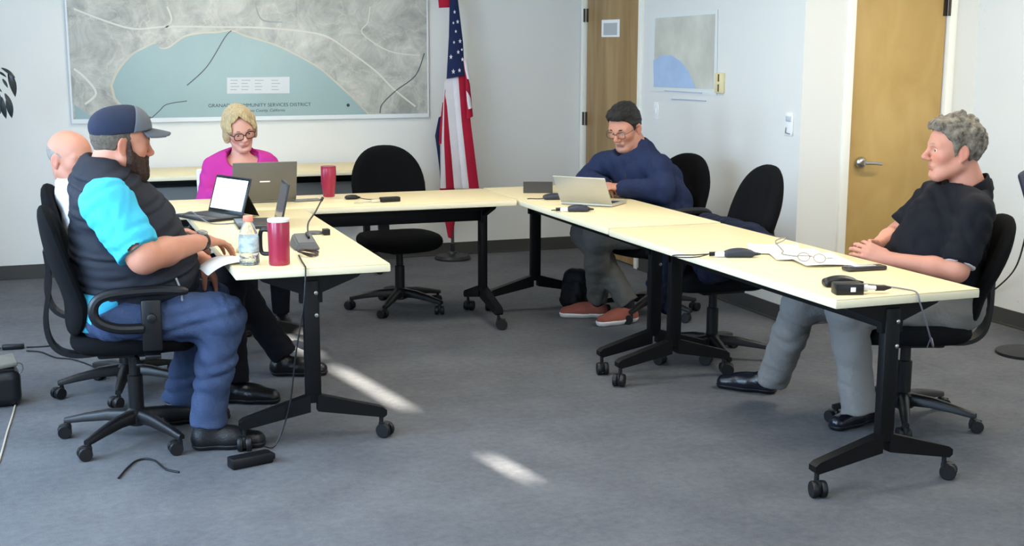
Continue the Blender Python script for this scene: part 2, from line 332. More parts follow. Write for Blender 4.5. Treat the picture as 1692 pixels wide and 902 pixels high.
# ================================================================== CHAIRS  (local: faces +x, origin on the floor under the column)
def back_outline(w, h, n=44, top=2.4, bot=5.):
    out = []
    for k in range(n):
        t = 2*PI*k/n; c, s = math.cos(t), math.sin(t); e = top if s > 0 else bot
        yy = w/2*math.copysign(abs(c)**(2/e), c)*(1-.10*max(0, s))*(1 - .05*max(0, -s)); zz = h/2*math.copysign(abs(s)**(2/e), s); out.append((yy, zz))
    return out
def chair(label, loc, rz, arms=False, seat_h=.47, bw=.47, bh=.56, bz=.83, tilt=.12, spin=.3, bx=-.24, shell=None, dx=0, armx=0., group=None):
    t = thing('task_chair', label, 'chair', loc, rz, group); fab = mFab
    # star base
    b = MB(); b.lathe([(.03, .062), (.047, .07), (.047, .12), (.03, .135)], 18); b.build('base_hub', mPlas, t)
    for k in range(5):
        a = spin+2*PI*k/5; b = MB(); R = Matrix.Rotation(a, 3, 'Z'); secs = []
        for (x, z, wd, ht) in ((.03, .105, .05, .05), (.12, .103, .044, .042), (.22, .088, .036, .032), (.285, .075, .03, .024), (.305, .072, .024, .02)):
            secs.append([b.bm.verts.new(R @ Vector((x, y_*wd/2, z+z_*ht/2))) for y_, z_ in ((-1, -1), (1, -1), (1, .4), (.5, 1), (-.5, 1), (-1, .4))])
        for A, B in zip(secs, secs[1:]):
            for i in range(6): b.bm.faces.new((A[i], A[(i+1) % 6], B[(i+1) % 6], B[i]))
        b.bm.faces.new(secs[0]); b.bm.faces.new(secs[-1]); leg = b.build('base_leg', mPlas, t, ang=50)
        c = castor_mesh(.027, .02).build('castor', mRub, leg); c.location = R @ Vector((.29, 0, 0)); c.rotation_euler = (0, 0, a+[.5, -1.2, 2, .9, -.4][k])
    b = MB(); b.lathe([(.03, .12), (.03, .27), (.022, .272), (.022, seat_h-.1)], 16); b.build('gas_column', mPlas, t)
    b = MB(); b.box((dx-.02, 0, seat_h-.085), (.24, .17, .05), .012); b.tube([(dx, -.06, seat_h-.09), (dx+.02, -.22, seat_h-.1)], .007); b.box((dx+.02, -.235, seat_h-.1), (.03, .05, .014), .005); b.build('tilt_mechanism', mPlas, t)
    # seat
    so = superell(.24, .245, 40, 3.2)
    def zf(p, s, q):
        x, y = p[0]*s, p[1]*s; drop = -.03*max(0, (x-.12)/.12)**2
        return Vector((dx+x, y, seat_h-.035+q*.04+drop+.008*(abs(y)/.24)**2*q))
    b = MB(); b.cushion(so, zf, flat=.9); b.build('seat', fab, t)
    # backrest
    bo = back_outline(bw, bh)
    def zb(p, s, q):
        y, z = p[0]*s, p[1]*s; lum = .035*math.exp(-((z+.12)/.12)**2); wrap = .05*(y/(bw/2))**2
        ch = -.010*math.exp(-((abs(y)-.10)/.022)**2)*(1 if q > 0 else 0)*max(0, min(1, (.6-abs(z)/bh*1.3)*3))
        x = bx+dx + lum + wrap + ch + q*.038 - tilt*(z+bh/2)
        return Vector((x, y, bz+z))
    b = MB(); b.cushion(bo, zb, inset=(1, .985, .93, .85, .75, .62, .48, .3, .12), prof=(0, .35, .7, .88, .95, 1, 1, 1, 1), flat=.7); b.build('backrest', fab, t)
    bb = bx+dx-.035
    p = smooth_path([(dx-.08, 0, seat_h-.09), (bb+.06, 0, seat_h-.1), (bb-.02, 0, seat_h-.06), (bb-.045, 0, seat_h+.04), (bx+dx-.03-tilt*(bh*.4), 0, bz-bh*.1), (bx+dx-.02-tilt*(bh*.65), 0, bz+bh*.15)], 6)
    b = MB(); rings = []
    for i, q in enumerate(p):
        tt = (p[min(i+1, len(p)-1)]-p[max(i-1, 0)]).normalized(); nn = Vector((-tt.z, 0, tt.x))
        rings.append([b.bm.verts.new(q+nn*a_*.009+Vector((0, c_*.035, 0))) for a_, c_ in ((-1, -1), (-1, 1), (1, 1), (1, -1))])
    for A, B in zip(rings, rings[1:]):
        for i in range(4): b.bm.faces.new((A[i], A[(i+1) % 4], B[(i+1) % 4], B[i]))
    b.bm.faces.new(rings[0]); b.bm.faces.new(rings[-1]); b.build('back_bar', mPlas, t, ang=40)
    if arms:
        dx += armx
        for s in (-1, 1):
            y = s*.285; ar = MB()
            path = smooth_path([(dx+.17, y, seat_h+.185), (dx+.05, y, seat_h+.195), (dx-.12, y, seat_h+.185), (dx-.175, y, seat_h+.15), (dx-.17, y, seat_h+.09), (dx-.10, y, seat_h+.055), (dx+.0, y, seat_h+.05)], 6)
            ar.tube(path, [.009, .015, .019]+[.02]*(len(path)-3), 10); o = ar.build('armrest', mPlas, t)
            MB().box((dx+.03, y-s*.002, seat_h+.06), (.075, .022, .2), .008).build('arm_upright', mPlas, o)
            MB().box((dx+.03, y-s*.1, seat_h-.065), (.06, .2, .016), .004).build('arm_bracket', mPlas, o)
            MB().lathe([(.02, 0), (.018, .015), (.01, .018)], 14, (dx+.03, y+s*.012, seat_h+.09), Matrix.Rotation(-s*PI/2, 3, 'X')).build('arm_knob', mPlas, o)
    return t
cA = chair('black task chair with loop armrests under the man in cap and vest', (.345, 5.32, 0), -.06, arms=True, armx=.04, seat_h=.47, bw=.46, bh=.50, bz=.72, tilt=.14, spin=.25, bx=-.245)
cB = chair('black task chair of the bald man, half hidden behind the capped man', (.36, 6.12, 0), -.15, seat_h=.46, bz=.72, bh=.50, spin=.9, bx=-.245)
cF = chair('empty black task chair between the red tumbler and the flag', (2.06, 7.52, 0), -PI/2+.05, seat_h=.46, bz=.745, bh=.46, spin=.63, bx=-.23)
cD = chair('black task chair with armrests under the man in the navy jacket', (3.42, 6.84, 0), PI+.3, arms=True, seat_h=.46, bz=.72, bh=.46, spin=.4)
cR = chair('empty black task chair with a dark jacket over its seat', (3.22, 5.745, 0), PI-.05, seat_h=.46, bz=.755, bh=.47, spin=.15, bx=-.245)
cE = chair('black task chair leaning back under the man in the black polo', (3.44, 4.47, 0), PI-.33, seat_h=.45, bz=.675, bh=.44, tilt=.3, spin=.05, bx=-.26)
# ================================================================== IMPLICIT SURFACE MESHER (bodies, clothes, hair, soft things)
V = lambda *a: np.array(a, dtype=np.float64)
def nrm(v): v = np.asarray(v, float); return v/np.linalg.norm(v)
def axis_pts(lo, hi, coarse, fine):
    xs = [lo]
    while xs[-1] < hi:
        h = coarse
        for a, b_, f in fine:
            if a <= xs[-1] <= b_: h = min(h, f)
        xs.append(xs[-1]+h)
    return np.array(xs, dtype=np.float32)
class Sdf:
    def __init__(s, lo, hi, h, fine=()):
        # fine: list of (center, half, step)
        s.ax = [axis_pts(lo[i], hi[i], h, [(c[i]-r, c[i]+r, st) for c, r, st in fine]) for i in range(3)]
        s.D = np.full([len(a) for a in s.ax], .2, dtype=np.float32)
    def _sl(s, lo, hi):
        return tuple(slice(max(0, np.searchsorted(a, lo[i])-2), min(len(a), np.searchsorted(a, hi[i])+2)) for i, a in enumerate(s.ax))
    def _g(s, sl): return s.ax[0][sl[0]][:, None, None], s.ax[1][sl[1]][None, :, None], s.ax[2][sl[2]][None, None, :]
    def comb(s, fn, lo, hi, k, op):
        m = k+.015; sl = s._sl(np.asarray(lo)-m, np.asarray(hi)+m)
        if any(q.stop-q.start <= 0 for q in sl): return s
        a = s.D[sl]; d = fn(*s._g(sl)).astype(np.float32)
        if op == 'sub':
            d = -d; h = np.clip(.5-.5*(a-d)/k, 0, 1); s.D[sl] = a*(1-h)+d*h + k*h*(1-h)
        else:
            h = np.clip(.5+.5*(a-d)/k, 0, 1); s.D[sl] = a*(1-h)+d*h - k*h*(1-h)
        return s
    def rc(s, a, b, r1, r2, k=.02, op='u', sq=None, flat=None, flat0=None):
        a = V(*a); b = V(*b); R = max(r1, r2)*(max(1, sq[1]) if sq else 1)
        def fn(x, y, z):
            q = [x-a[0], y-a[1], z-a[2]]; ba = b-a; ba0 = ba.copy()
            if sq:
                n, f = nrm(sq[0]), sq[1]; qn = (q[0]*n[0]+q[1]*n[1]+q[2]*n[2])*(1-1/f); q2 = [q[i]-n[i]*qn for i in range(3)]; ba = ba-n*(ba@n)*(1-1/f)
            else: q2 = q
            L = max(ba@ba, 1e-9); t = np.clip((q2[0]*ba[0]+q2[1]*ba[1]+q2[2]*ba[2])/L, 0, 1)
            d = np.sqrt((q2[0]-t*ba[0])**2+(q2[1]-t*ba[1])**2+(q2[2]-t*ba[2])**2) - (r1+(r2-r1)*t)
            if flat is not None:
                u = nrm(ba0); d = np.maximum(d, (q[0]-ba0[0])*u[0]+(q[1]-ba0[1])*u[1]+(q[2]-ba0[2])*u[2]-flat)
            if flat0 is not None:
                u = -nrm(ba0); d = np.maximum(d, q[0]*u[0]+q[1]*u[1]+q[2]*u[2]-flat0)
            return d
        return s.comb(fn, np.minimum(a, b)-R, np.maximum(a, b)+R, k, op)
    def ell(s, c, r, R=None, k=.02, op='u'):
        c = V(*c); R = np.eye(3) if R is None else R; m = max(r)
        def fn(x, y, z):
            q = [x-c[0], y-c[1], z-c[2]]; l = [(q[0]*R[0, i]+q[1]*R[1, i]+q[2]*R[2, i]) for i in range(3)]
            k0 = np.sqrt(sum((l[i]/r[i])**2 for i in range(3))); k1 = np.sqrt(sum((l[i]/r[i]**2)**2 for i in range(3)))+1e-6
            return k0*(k0-1)/k1
        return s.comb(fn, c-m, c+m, k, op)
    def box(s, c, hd, R=None, rad=.005, k=.01, op='u'):
        c = V(*c); R = np.eye(3) if R is None else R; m = float(np.linalg.norm(hd))+rad
        def fn(x, y, z):
            q = [x-c[0], y-c[1], z-c[2]]; l = [np.abs(q[0]*R[0, i]+q[1]*R[1, i]+q[2]*R[2, i])-(hd[i]-rad) for i in range(3)]
            return np.sqrt(sum(np.maximum(a, 0)**2 for a in l))+np.minimum(np.maximum(np.maximum(l[0], l[1]), l[2]), 0)-rad
        return s.comb(fn, c-m, c+m, k, op)
    def cut(s, fn):
        s.D = np.maximum(s.D, fn(*s._g((slice(None),)*3)).astype(np.float32)); return s
    def plane(s, p, n): n = nrm(n); return s.cut(lambda x, y, z: (x-p[0])*n[0]+(y-p[1])*n[1]+(z-p[2])*n[2])
    def noise(s, amp, freq, seed=0, ridge=False, stretch=(1, 1, 1)):
        rs = np.random.RandomState(seed); X = s._g((slice(None),)*3); X = [X[i]*stretch[i] for i in range(3)]; tot = 0
        for o in range(3):
            k = rs.normal(size=3); k = k/np.linalg.norm(k)*freq*(1+.7*o); k2 = rs.normal(size=3)*freq*.45; ph = rs.rand(2)*6
            w = np.sin(X[0]*k2[0]+X[1]*k2[1]+X[2]*k2[2]+ph[0])*1.5; v = np.sin(X[0]*k[0]+X[1]*k[1]+X[2]*k[2]+ph[1]+w)
            tot = tot+((1-2*np.sqrt(v*v+.06)) if ridge else v)/(1+o)
        s.D = s.D+(amp*tot).astype(np.float32); return s
    def mesh(s, name, m, parent=None, col=None, smooth_it=1):
        D = s.D; ins = D < 0; nx, ny, nz = D.shape
        act = np.zeros((nx-1, ny-1, nz-1), bool); cnt = np.zeros((nx-1, ny-1, nz-1), np.uint8)
        offs = [(i, j, k) for i in (0, 1) for j in (0, 1) for k in (0, 1)]
        for i, j, k in offs: cnt += ins[i:nx-1+i, j:ny-1+j, k:nz-1+k]
        act = (cnt > 0) & (cnt < 8); I, J, K = np.nonzero(act); n = len(I)
        idx = np.full(act.shape, -1, np.int32); idx[I, J, K] = np.arange(n)
        cv = {o: D[I+o[0], J+o[1], K+o[2]] for o in offs}; P = np.zeros((n, 3)); W = np.zeros(n)
        for o in offs:
            for a in range(3):
                if o[a]: continue
                o2 = list(o); o2[a] = 1; o2 = tuple(o2); d0, d1 = cv[o], cv[o2]; x = (d0 < 0) != (d1 < 0)
                t = np.where(x, d0/np.where(np.abs(d0-d1) < 1e-9, 1, d0-d1), 0); q = np.zeros((n, 3)); q[:] = o; q[:, a] += t; P += q*x[:, None]; W += x
        P /= W[:, None]; ijk = np.stack([I, J, K], 1); out = np.zeros((n, 3))
        for a in range(3):
            A = s.ax[a].astype(np.float64); b0 = A[ijk[:, a]]; b1 = A[ijk[:, a]+1]; out[:, a] = b0+(b1-b0)*P[:, a]
        fs = []
        for a in range(3):
            b_, c_ = [(1, 2), (2, 0), (0, 1)][a]; sl0 = [slice(None)]*3; sl1 = [slice(None)]*3; sl0[a] = slice(0, D.shape[a]-1); sl1[a] = slice(1, None)
            x = ins[tuple(sl0)] != ins[tuple(sl1)]; E = list(np.nonzero(x)); ok = (E[b_] > 0) & (E[c_] > 0) & (E[b_] < D.shape[b_]-1) & (E[c_] < D.shape[c_]-1)
            E = [e[ok] for e in E]; inside0 = ins[tuple(sl0)][tuple(E)]
            def g(db, dc):
                q = [e.copy() for e in E]; q[b_] = q[b_]-db; q[c_] = q[c_]-dc; return idx[tuple(q)]
            f = np.stack([g(1, 1), g(0, 1), g(0, 0), g(1, 0)], 1); f[~inside0] = f[~inside0][:, ::-1]; fs.append(f)
        Fc = np.concatenate(fs); Fc = Fc[(Fc >= 0).all(1)]
        for _ in range(smooth_it):
            acc = np.zeros_like(out); num = np.zeros(n)
            for i in range(4):
                a_, b2 = Fc[:, i], Fc[:, (i+1) % 4]
                for c in range(3): acc[:, c] += np.bincount(a_, out[b2, c], n)+np.bincount(b2, out[a_, c], n)
                num += np.bincount(a_, minlength=n)+np.bincount(b2, minlength=n)
            out = out*.5+.5*acc/np.maximum(num, 1)[:, None]
        me = bpy.data.meshes.new(name); me.vertices.add(n); me.vertices.foreach_set('co', out.astype(np.float32).ravel())
        me.loops.add(len(Fc)*4); me.loops.foreach_set('vertex_index', Fc.astype(np.int32).ravel())
        me.polygons.add(len(Fc)); me.polygons.foreach_set('loop_start', np.arange(0, len(Fc)*4, 4, dtype=np.int32)); me.polygons.foreach_set('loop_total', np.full(len(Fc), 4, np.int32))
        me.update(calc_edges=True); me.validate()
        if col is not None:
            ca = me.color_attributes.new('tint', 'FLOAT_COLOR', 'POINT'); cc = np.ones((n, 4), np.float32); cc[:, :3] = col(out); ca.data.foreach_set('color', cc.ravel())
        me.polygons.foreach_set('use_smooth', np.ones(len(Fc), bool))
        me.materials.append(m); o = bpy.data.objects.new(name, me); C.objects.link(o); o.parent = parent
        return o
# ------------------------------------------------------------------ people
def skin_mat():
    m = mat('skin', 'c89078', .5, spec=.35, sub=.12, bump=.06, bscale=300); nt = m.node_tree; b = nt.nodes['Principled BSDF']
    a = nt.nodes.new('ShaderNodeVertexColor'); a.layer_name = 'tint'; nt.links.new(a.outputs[0], b.inputs['Base Color']); return m
mSkin = skin_mat()
mEyeW = mat('eye_white', 'd8d2cc', .25); mIris = mat('iris_brown', '3a2a1e', .2); mLipDark = mat('mouth_dark', '5a2a28', .6)
class Head:
    def __init__(s, c, f, u=(0, 0, 1), sc=1.):
        f = nrm(f); u = np.asarray(u, float); u = nrm(u-f*(u@f)); r = np.cross(f, u); s.c = V(*c); s.R = np.stack([r, f, u], 1); s.sc = sc
    def w(s, *p): return s.c+s.R@(V(*p)*s.sc)
    def loc(s, x, y, z):
        q = [x-s.c[0], y-s.c[1], z-s.c[2]]; return [(q[0]*s.R[0, i]+q[1]*s.R[1, i]+q[2]*s.R[2, i])/s.sc for i in range(3)]
    def mx(s):
        m = Matrix([list(r) for r in s.R]).to_4x4(); m = Matrix.Translation(Vector(s.c)) @ m @ Matrix.Scale(s.sc, 4); return m
def head_prims(S_, h, fat=0., nose=1., jaw=1., ear=.92, mouth_open=0., lid=.0035):
    W = h.w; k = h.sc; E = lambda c, r, kk=.02, op='u': S_.ell(W(*c), [q*k for q in r], h.R, kk*k, op)
    RC = lambda a, b, r1, r2, kk=.012, op='u': S_.rc(W(*a), W(*b), r1*k, r2*k, kk*k, op)
    E((0, -.014, .036), (.076, .096, .087)); E((0, .028, -.03), (.06+fat*.6, .064, .078), .03); E((0, .03, .035), (.066, .066, .07), .03)
    E((0, .066, -.098), (.026*jaw+fat*.4, .022, .02), .025)
    for s in (-1, 1):
        RC((s*(.052+fat*.8), -.002, -.055), (s*(.022+fat*.5), .062, -.098), .02, .018, .03)
        E((s*.044, .058, -.018), (.022+fat*.4, .022, .022), .03); RC((s*.012, .09, .021), (s*.046, .074, .022), .0095, .010, .02)
        E((s*.0315, .1, .002), (.018, .018, .0125), .012, 'sub')
        RC((s*.018, .0845, .0085), (s*.045, .076, .0075), .0055, .005, .004); RC((s*.02, .0855, .0085-lid), (s*.043, .0775, .0075-lid), .0042, .004, .004); RC((s*.02, .083, -.0085), (s*.044, .0755, -.0075), .005, .0045, .006)
        E((s*.011, .101, -.0345), (.0085*nose, .011, .008), .006)
    RC((0, .088, .02), (0, .113+.008*(nose-1), -.024), .0075, .0105*nose, .012); E((0, .114+.008*(nose-1), -.028), (.0115*nose, .0105*nose, .0095), .008)
    RC((-.017, .083, -.0605), (.017, .083, -.0605), .0085, .0085, .014); E((0, .0885, -.059), (.02, .0085, .0055), .006); E((0, .087, -.071-mouth_open), (.0175, .0085, .006), .006)
    E((0, .102, -.0652-mouth_open*.5), (.024, .011, .0016+mouth_open*.5), .003, 'sub'); E((0, .093, -.048), (.004, .006, .009), .006, 'sub'); E((0, .094, -.084), (.02, .009, .006), .012, 'sub')
    for s in (-1, 1):
        RR = h.R @ np.array(Matrix.Rotation(s*.35, 3, 'Z'))
        S_.ell(W(s*.079, -.012, -.004), [.0085*k*ear, .0205*k*ear, .033*k*ear], RR, .007*k); S_.ell(W(s*.089, -.008, .0), [.006*k, .0115*k, .02*k], RR, .006*k, 'sub'); S_.ell(W(s*.078, -.006, -.03), [.006*k, .009*k, .011*k], RR, .006*k)
def skin_col(h, base, lips, blush=.0, extra=None):
    base = V(*hexc(base)); lips = V(*hexc(lips))
    def fn(P):
        l = (P-h.c)@h.R/h.sc; c = np.tile(base, (len(P), 1))
        def mixc(mask, cc): c[:] = c*(1-mask[:, None])+np.asarray(cc)*mask[:, None]
        red = base*V(1.05, .78, .74)
        mixc(np.clip(1-np.linalg.norm((l-V(0, .108, -.028))/V(.022, .03, .022), axis=1), 0, 1)*.7, red)
        for s in (-1, 1):
            mixc(np.clip(1.3-np.linalg.norm((l-V(s*.048, .07, -.03))/V(.032, .04, .026), axis=1), 0, 1)*.45, red)
            mixc(np.clip(1.4-np.linalg.norm((l-V(s*.082, -.01, -.004))/V(.02, .03, .04), axis=1), 0, 1)*.5, red)
        m = np.clip(2.2-2.2*np.linalg.norm((l-V(0, .092, -.065))/V(.0235, .02, .0115), axis=1), 0, 1); mixc(m, lips)
        if extra:
            for ce, ra, co, st in extra: mixc(np.clip(1.6-1.6*np.linalg.norm((l-V(*ce))/V(*ra), axis=1), 0, 1)*st, hexc(co))
        return c
    return fn
def face_bits(root, h, brow='3a2c22', look=(0, 1, 0), browz=.024, lids=0.):
    k = h.sc; M_ = h.mx(); lk = nrm(look)
    for s in (-1, 1):
        b = MB(); bmesh.ops.create_uvsphere(b.bm, u_segments=20, v_segments=14, radius=.0125)
        for f in b.bm.faces:
            c = f.calc_center_median().normalized(); d = c.x*lk[0]+c.y*lk[1]+c.z*lk[2]; f.material_index = 2 if d > .965 else (1 if d > .85 else 0)
        b.bm.transform(M_ @ Matrix.Translation((s*.0315, .0755, .0005)))
        b.build('eye', [mEyeW, mIris, mBlack], root)
        if brow:
            pts = [M_ @ Vector(p) for p in ((s*.013, .099, browz), (s*.028, .096, browz+.003), (s*.042, .086, browz+.001), (s*.051, .074, browz-.006))]
            MB().tube(smooth_path(pts, 4), [.0038*k]*4+[.0042*k]*4+[.0034*k]*4+[.002*k], 8).build('eyebrow', mat('brow_'+brow, brow, .9), root)
def glasses(root, h, col, w=.026, hh=.019, r=.0016, name='glasses', dz=-.002):
    m = mat('frame_'+col, col, .3); M_ = h.mx(); b = MB(); y0 = .108
    for s in (-1, 1):
        pts = [M_ @ Vector((s*.033+w*math.copysign(abs(math.cos(t))**.75, math.cos(t)), y0-.05*abs(s*.033+w*math.cos(t))**1.5*4, dz+hh*math.copysign(abs(math.sin(t))**.75, math.sin(t)))) for t in [2*PI*i/24 for i in range(24)]]
        b.tube(pts, r*h.sc, 6, closed=True)
        e = s*(.033+w)
        b.tube(smooth_path([M_ @ Vector(p) for p in ((e, y0-.006, dz+.008), (s*.072, .085, .008), (s*.079, .03, .007), (s*.083, -.012, .006), (s*.083, -.025, -.015))], 5), r*h.sc, 6)
    b.tube(smooth_path([M_ @ Vector(p) for p in ((-.0085, y0, dz+.005), (0, y0+.003, dz+.008), (.0085, y0, dz+.005))], 4), r*h.sc, 6)
    return b.build(name, m, root)
def hand(S_, w, d, n, side, curl=(.5, .55, .6, .65), sc=1., thumb=.5, spread=.06, k=.005, flex=1., tin=0.):
    # w wrist, d pointing along the hand, n palm normal (out of the palm), side: +1 thumb on the d x n side
    d = nrm(d); n = np.asarray(n, float); n = nrm(n-d*(n@d)); t = np.cross(d, n)*side; w = V(*w); q = lambda a, b_, c: w+(d*a+t*b_+n*c)*sc
    S_.rc(q(0, 0, 0), q(.05, .004, 0), .026*sc, .03*sc, .012, sq=(t, 1.25)) if False else None
    S_.rc(q(-.02, 0, 0), q(.03, .002, 0), .023*sc, .02*sc, .014, sq=(t, 1.35)); S_.rc(q(.025, .002, 0), q(.075, .0, -.002), .0185*sc, .0145*sc, .012, sq=(t, 2.1))
    L = ((.043, .026, .02), (.047, .03, .022), (.044, .028, .021), (.034, .021, .018)); off = (.0285, .0095, -.0095, -.0275); base = (.088, .092, .088, .08)
    for i in range(4):
        p = q(base[i], off[i], -.003); a = 0.; ang = spread*(1.5-i)
        dd = nrm(d*math.cos(ang)+t*math.sin(ang))
        r = [.0088, .0092, .0088, .0076][i]; S_.rc(q(.03, off[i]*.7, -.002), p, .012*sc, (r+.001)*sc, .006)
        for j in range(3):
            a += curl[i]*flex*(.9, 1.2, .8)[j]; v = dd*math.cos(a)+n*math.sin(a); p2 = p+v*L[i][j]*sc; S_.rc(p, p2, r*sc, r*.9*sc, k if j else .004); p = p2; r *= .9
    a = thumb; p = q(.015, .022, .006); v = nrm(d*math.cos(a)+t*math.sin(a)+n*.35); p2 = p+v*.04*sc; S_.rc(p, p2, .0165*sc, .012*sc, .012)
    v = nrm(d*math.cos(a*.5-tin)+t*math.sin(a*.5-tin)+n*.45); p3 = p2+v*.032*sc; S_.rc(p2, p3, .0115*sc, .0102*sc, .004)
    v = nrm(d*math.cos(a*.2-tin*1.5)+t*math.sin(a*.2-tin*1.5)+n*.5); S_.rc(p3, p3+v*.024*sc, .0102*sc, .0085*sc, .003)
def shoe(root, heel, toe, ht=.09, wd=.045, m=None, msole=None, laces=None, ank=None, up_=(0, 0, 1), sole=.022, name='shoe'):
    heel = V(*heel); toe = V(*toe); f = nrm(toe-heel); u = nrm(V(*up_)-f*(V(*up_)@f)); r = np.cross(f, u); R = np.stack([r, f, u], 1); L = float(np.linalg.norm(toe-heel))
    W = lambda a, b_, c: heel+f*a+r*b_+u*c
    def shp(S_, inf):
        S_.rc(W(.045, 0, .045), W(L*.55, .002, .035), .042+inf, .042+inf, .02); S_.rc(W(L*.5, .002, .04), W(L-.045, .006, .028), .045+inf, .036+inf, .02, sq=(r, 1.08)); S_.rc(W(.045, 0, .04), W(.055, 0, ht), .04+inf, .04+inf, .02); S_.rc(W(.07, 0, ht-.02), W(L*.62, .002, .05), .034+inf, .03+inf, .02)
    lo = np.minimum(heel, toe)-.1; hi = np.maximum(heel, toe)+V(.1, .1, .14)
    S_ = Sdf(lo, hi, .005); shp(S_, 0); S_.plane(W(0, 0, sole*.6), -u); S_.plane(W(.05, 0, ht+.005), nrm(u-.25*f)); o = S_.mesh(name, m, root)
    S_ = Sdf(lo, hi, .005); shp(S_, .004); S_.plane(W(0, 0, .001), -u); S_.plane(W(0, 0, sole), u); S_.mesh('sole', msole or mRub, o)
    if laces:
        b = MB()
        for i in range(4):
            a = L*(.42+.075*i); z = .083-.0085*i-.012*(ht < .08); b.tube([W(a, -.024, z-.008), W(a, -.01, z+.003), W(a, .012, z+.003), W(a, .026, z-.008)], .0032, 6)
        b.build('laces', laces, o)
    return o
def mesh_bounds(pts, pad): P = np.array(pts); return P.min(0)-pad, P.max(0)+pad
def cloth(name, hexa, rough=.9, bump=.35, bscale=45, var=.06, sheen=.0, **k): return mat(name, hexa, rough, bump=bump, bscale=bscale, var=var, vscale=6, spec=.2, **k)
# ================================================================== PERSON A: man in cap and vest, in profile, facing +x
def person(label, loc): return thing('person', label, 'person', loc)
LAT = V(0, 1, 0)
def person_a():
    y0 = 5.3; root = person('bearded man in cap, dark vest and turquoise shirt, seated at a laptop', (0, 0, 0))
    h = Head((.338, y0, 1.203), (.985, .13, -.1), (.08, 0, 1), 1.03)
    shR, elR, wrR = V(.262, 5.065, .985), V(.378, 4.985, .80), V(.628, 5.215, .818)
    shL, elL, wrL = V(.30, 5.54, .985), V(.47, 5.58, .75), V(.655, 5.44, .70)
    hipR, knR, anR = V(.27, 5.17, .55), V(.67, 5.11, .525), V(.60, 5.10, .10)
    hipL, knL, anL = V(.27, 5.43, .55), V(.665, 5.47, .52), V(.53, 5.49, .10)
    sec = [(V(.30, y0, .56), .19, .15), (V(.365, y0, .69), .195, .208), (V(.33, y0, .86), .195, .175), (V(.285, y0, .98), .185, .12)]
    def torso(S_, inf=0., k=.06):
        for a, b in zip(sec, sec[1:]): S_.rc(a[0], b[0], a[2]+inf, b[2]+inf, k, sq=(LAT, (a[1]+b[1])/(a[2]+b[2])))
        S_.rc(shR+V(.02, .10, .01), shL+V(.0, -.10, .01), .085+inf, .085+inf, .06)
        S_.rc(V(.25, y0-.05, 1.06), V(.25, y0+.05, 1.06), .07+inf, .07+inf, .05)
    def neck(S_, inf=0.): S_.rc(h.w(0, -.03, -.04), V(.262, y0, 1.04), .068+inf, .082+inf, .03)
    def armR(S_, inf=0., e=1): S_.rc(shR, elR, .076+inf, .06+inf, .03); S_.rc(elR, elR+(wrR-elR)*.35, .06+inf, .056+inf, .02); S_.rc(elR+(wrR-elR)*.35, wrR, .054+inf, .031+inf, .02)
    def armL(S_, inf=0.): S_.rc(shL, elL, .072+inf, .052+inf, .03); S_.rc(elL, wrL, .052+inf, .031+inf, .02)
    def legs(S_, inf=0., cut=True):
        for hp, kn, an in ((hipR, knR, anR), (hipL, knL, anL)):
            S_.rc(hp, kn, .103+inf, .08+inf, .04); S_.rc(kn, an+(kn-an)*.6, .076+inf, .064+inf, .04); S_.rc(an+(kn-an)*.6, an, .064+inf, .056+inf*1.8, .03, flat=.0)
    lo, hi = V(.02, 4.92, .0), V(.95, 5.78, 1.36)
    hand_c = V(.73, 5.30, .79)
    S_ = Sdf(lo, hi, .008, [(h.c, .15, .0035), (hand_c, .11, .004), (V(.68, 5.43, .63), .1, .0045)])
    torso(S_, -.03); neck(S_); armR(S_); armL(S_); legs(S_, -.025)
    head_prims(S_, h, fat=.012, nose=1.05, jaw=1.1)
    hand(S_, wrR, (.72, .62, -.2), (-.1, -.1, -1), 1, (.3, .28, .3, .32), 1.05, .6)
    hand(S_, wrL, (.38, -.1, -.9), (-.85, .2, -.35), -1, (.3, .35, .4, .45), 1.02, .45)
    S_.mesh('body', mSkin, root, skin_col(h, 'c0846b', '9a5950', extra=[((0, .07, -.09), (.09, .1, .05), 'a5705a', .5)]))
    face_bits(root, h, '4a3428', (.1, 1, -.1))
    # beard, hair below the cap
    mB = mat('beard_brown', '3f2a20', .9, bump=.8, bscale=220, var=.35, vscale=90)
    S_ = Sdf(h.c-.16, h.c+.16, .004); k = h.sc
    S_.ell(h.w(0, .03, -.062), [.077*k, .074*k, .082*k], h.R, .02); S_.ell(h.w(0, .062, -.105), [.052*k, .05*k, .047*k], h.R, .03)
    for s in (-1, 1): S_.rc(h.w(s*.079, .014, .012), h.w(s*.073, .024, -.055), .009*k, .016*k, .02); S_.rc(h.w(s*.006, .098, -.05), h.w(s*.03, .085, -.066), .009*k, .009*k, .01)
    S_.cut(lambda x, y, z: (lambda l: np.maximum(l[2]-np.interp(l[1], [-.03, .0, .02, .032, .05, .07, .09, .12], [.03, .025, .012, -.02, -.036, -.04, -.038, -.038]), -(l[1]+.004+.35*np.minimum(0, l[2]+.05))))(h.loc(x, y, z))); 
    S_.ell(h.w(0, .102, -.066), [.02*k, .018*k, .009*k], h.R, .006, 'sub'); S_.noise(.0022, 150, 3); S_.mesh('beard', mB, root)
    mH = mat('hair_greybrown', '5d5347', .9, bump=.6, bscale=250, var=.3, vscale=80)
    S_ = Sdf(h.c-.17, h.c+.17, .004); S_.ell(h.w(0, -.016, .03), [.081*k, .1*k, .1*k], h.R); S_.cut(lambda x, y, z: (lambda l: np.maximum(np.interp(l[1], [-.11, -.06, -.035, -.02, .0, .02, .03], [-.06, -.065, -.035, .02, .028, -.012, .02])-l[2], np.maximum(l[2]-.07, l[1]-.032)))(h.loc(x, y, z))); S_.noise(.001, 250, 5); S_.mesh('hair', mH, root)
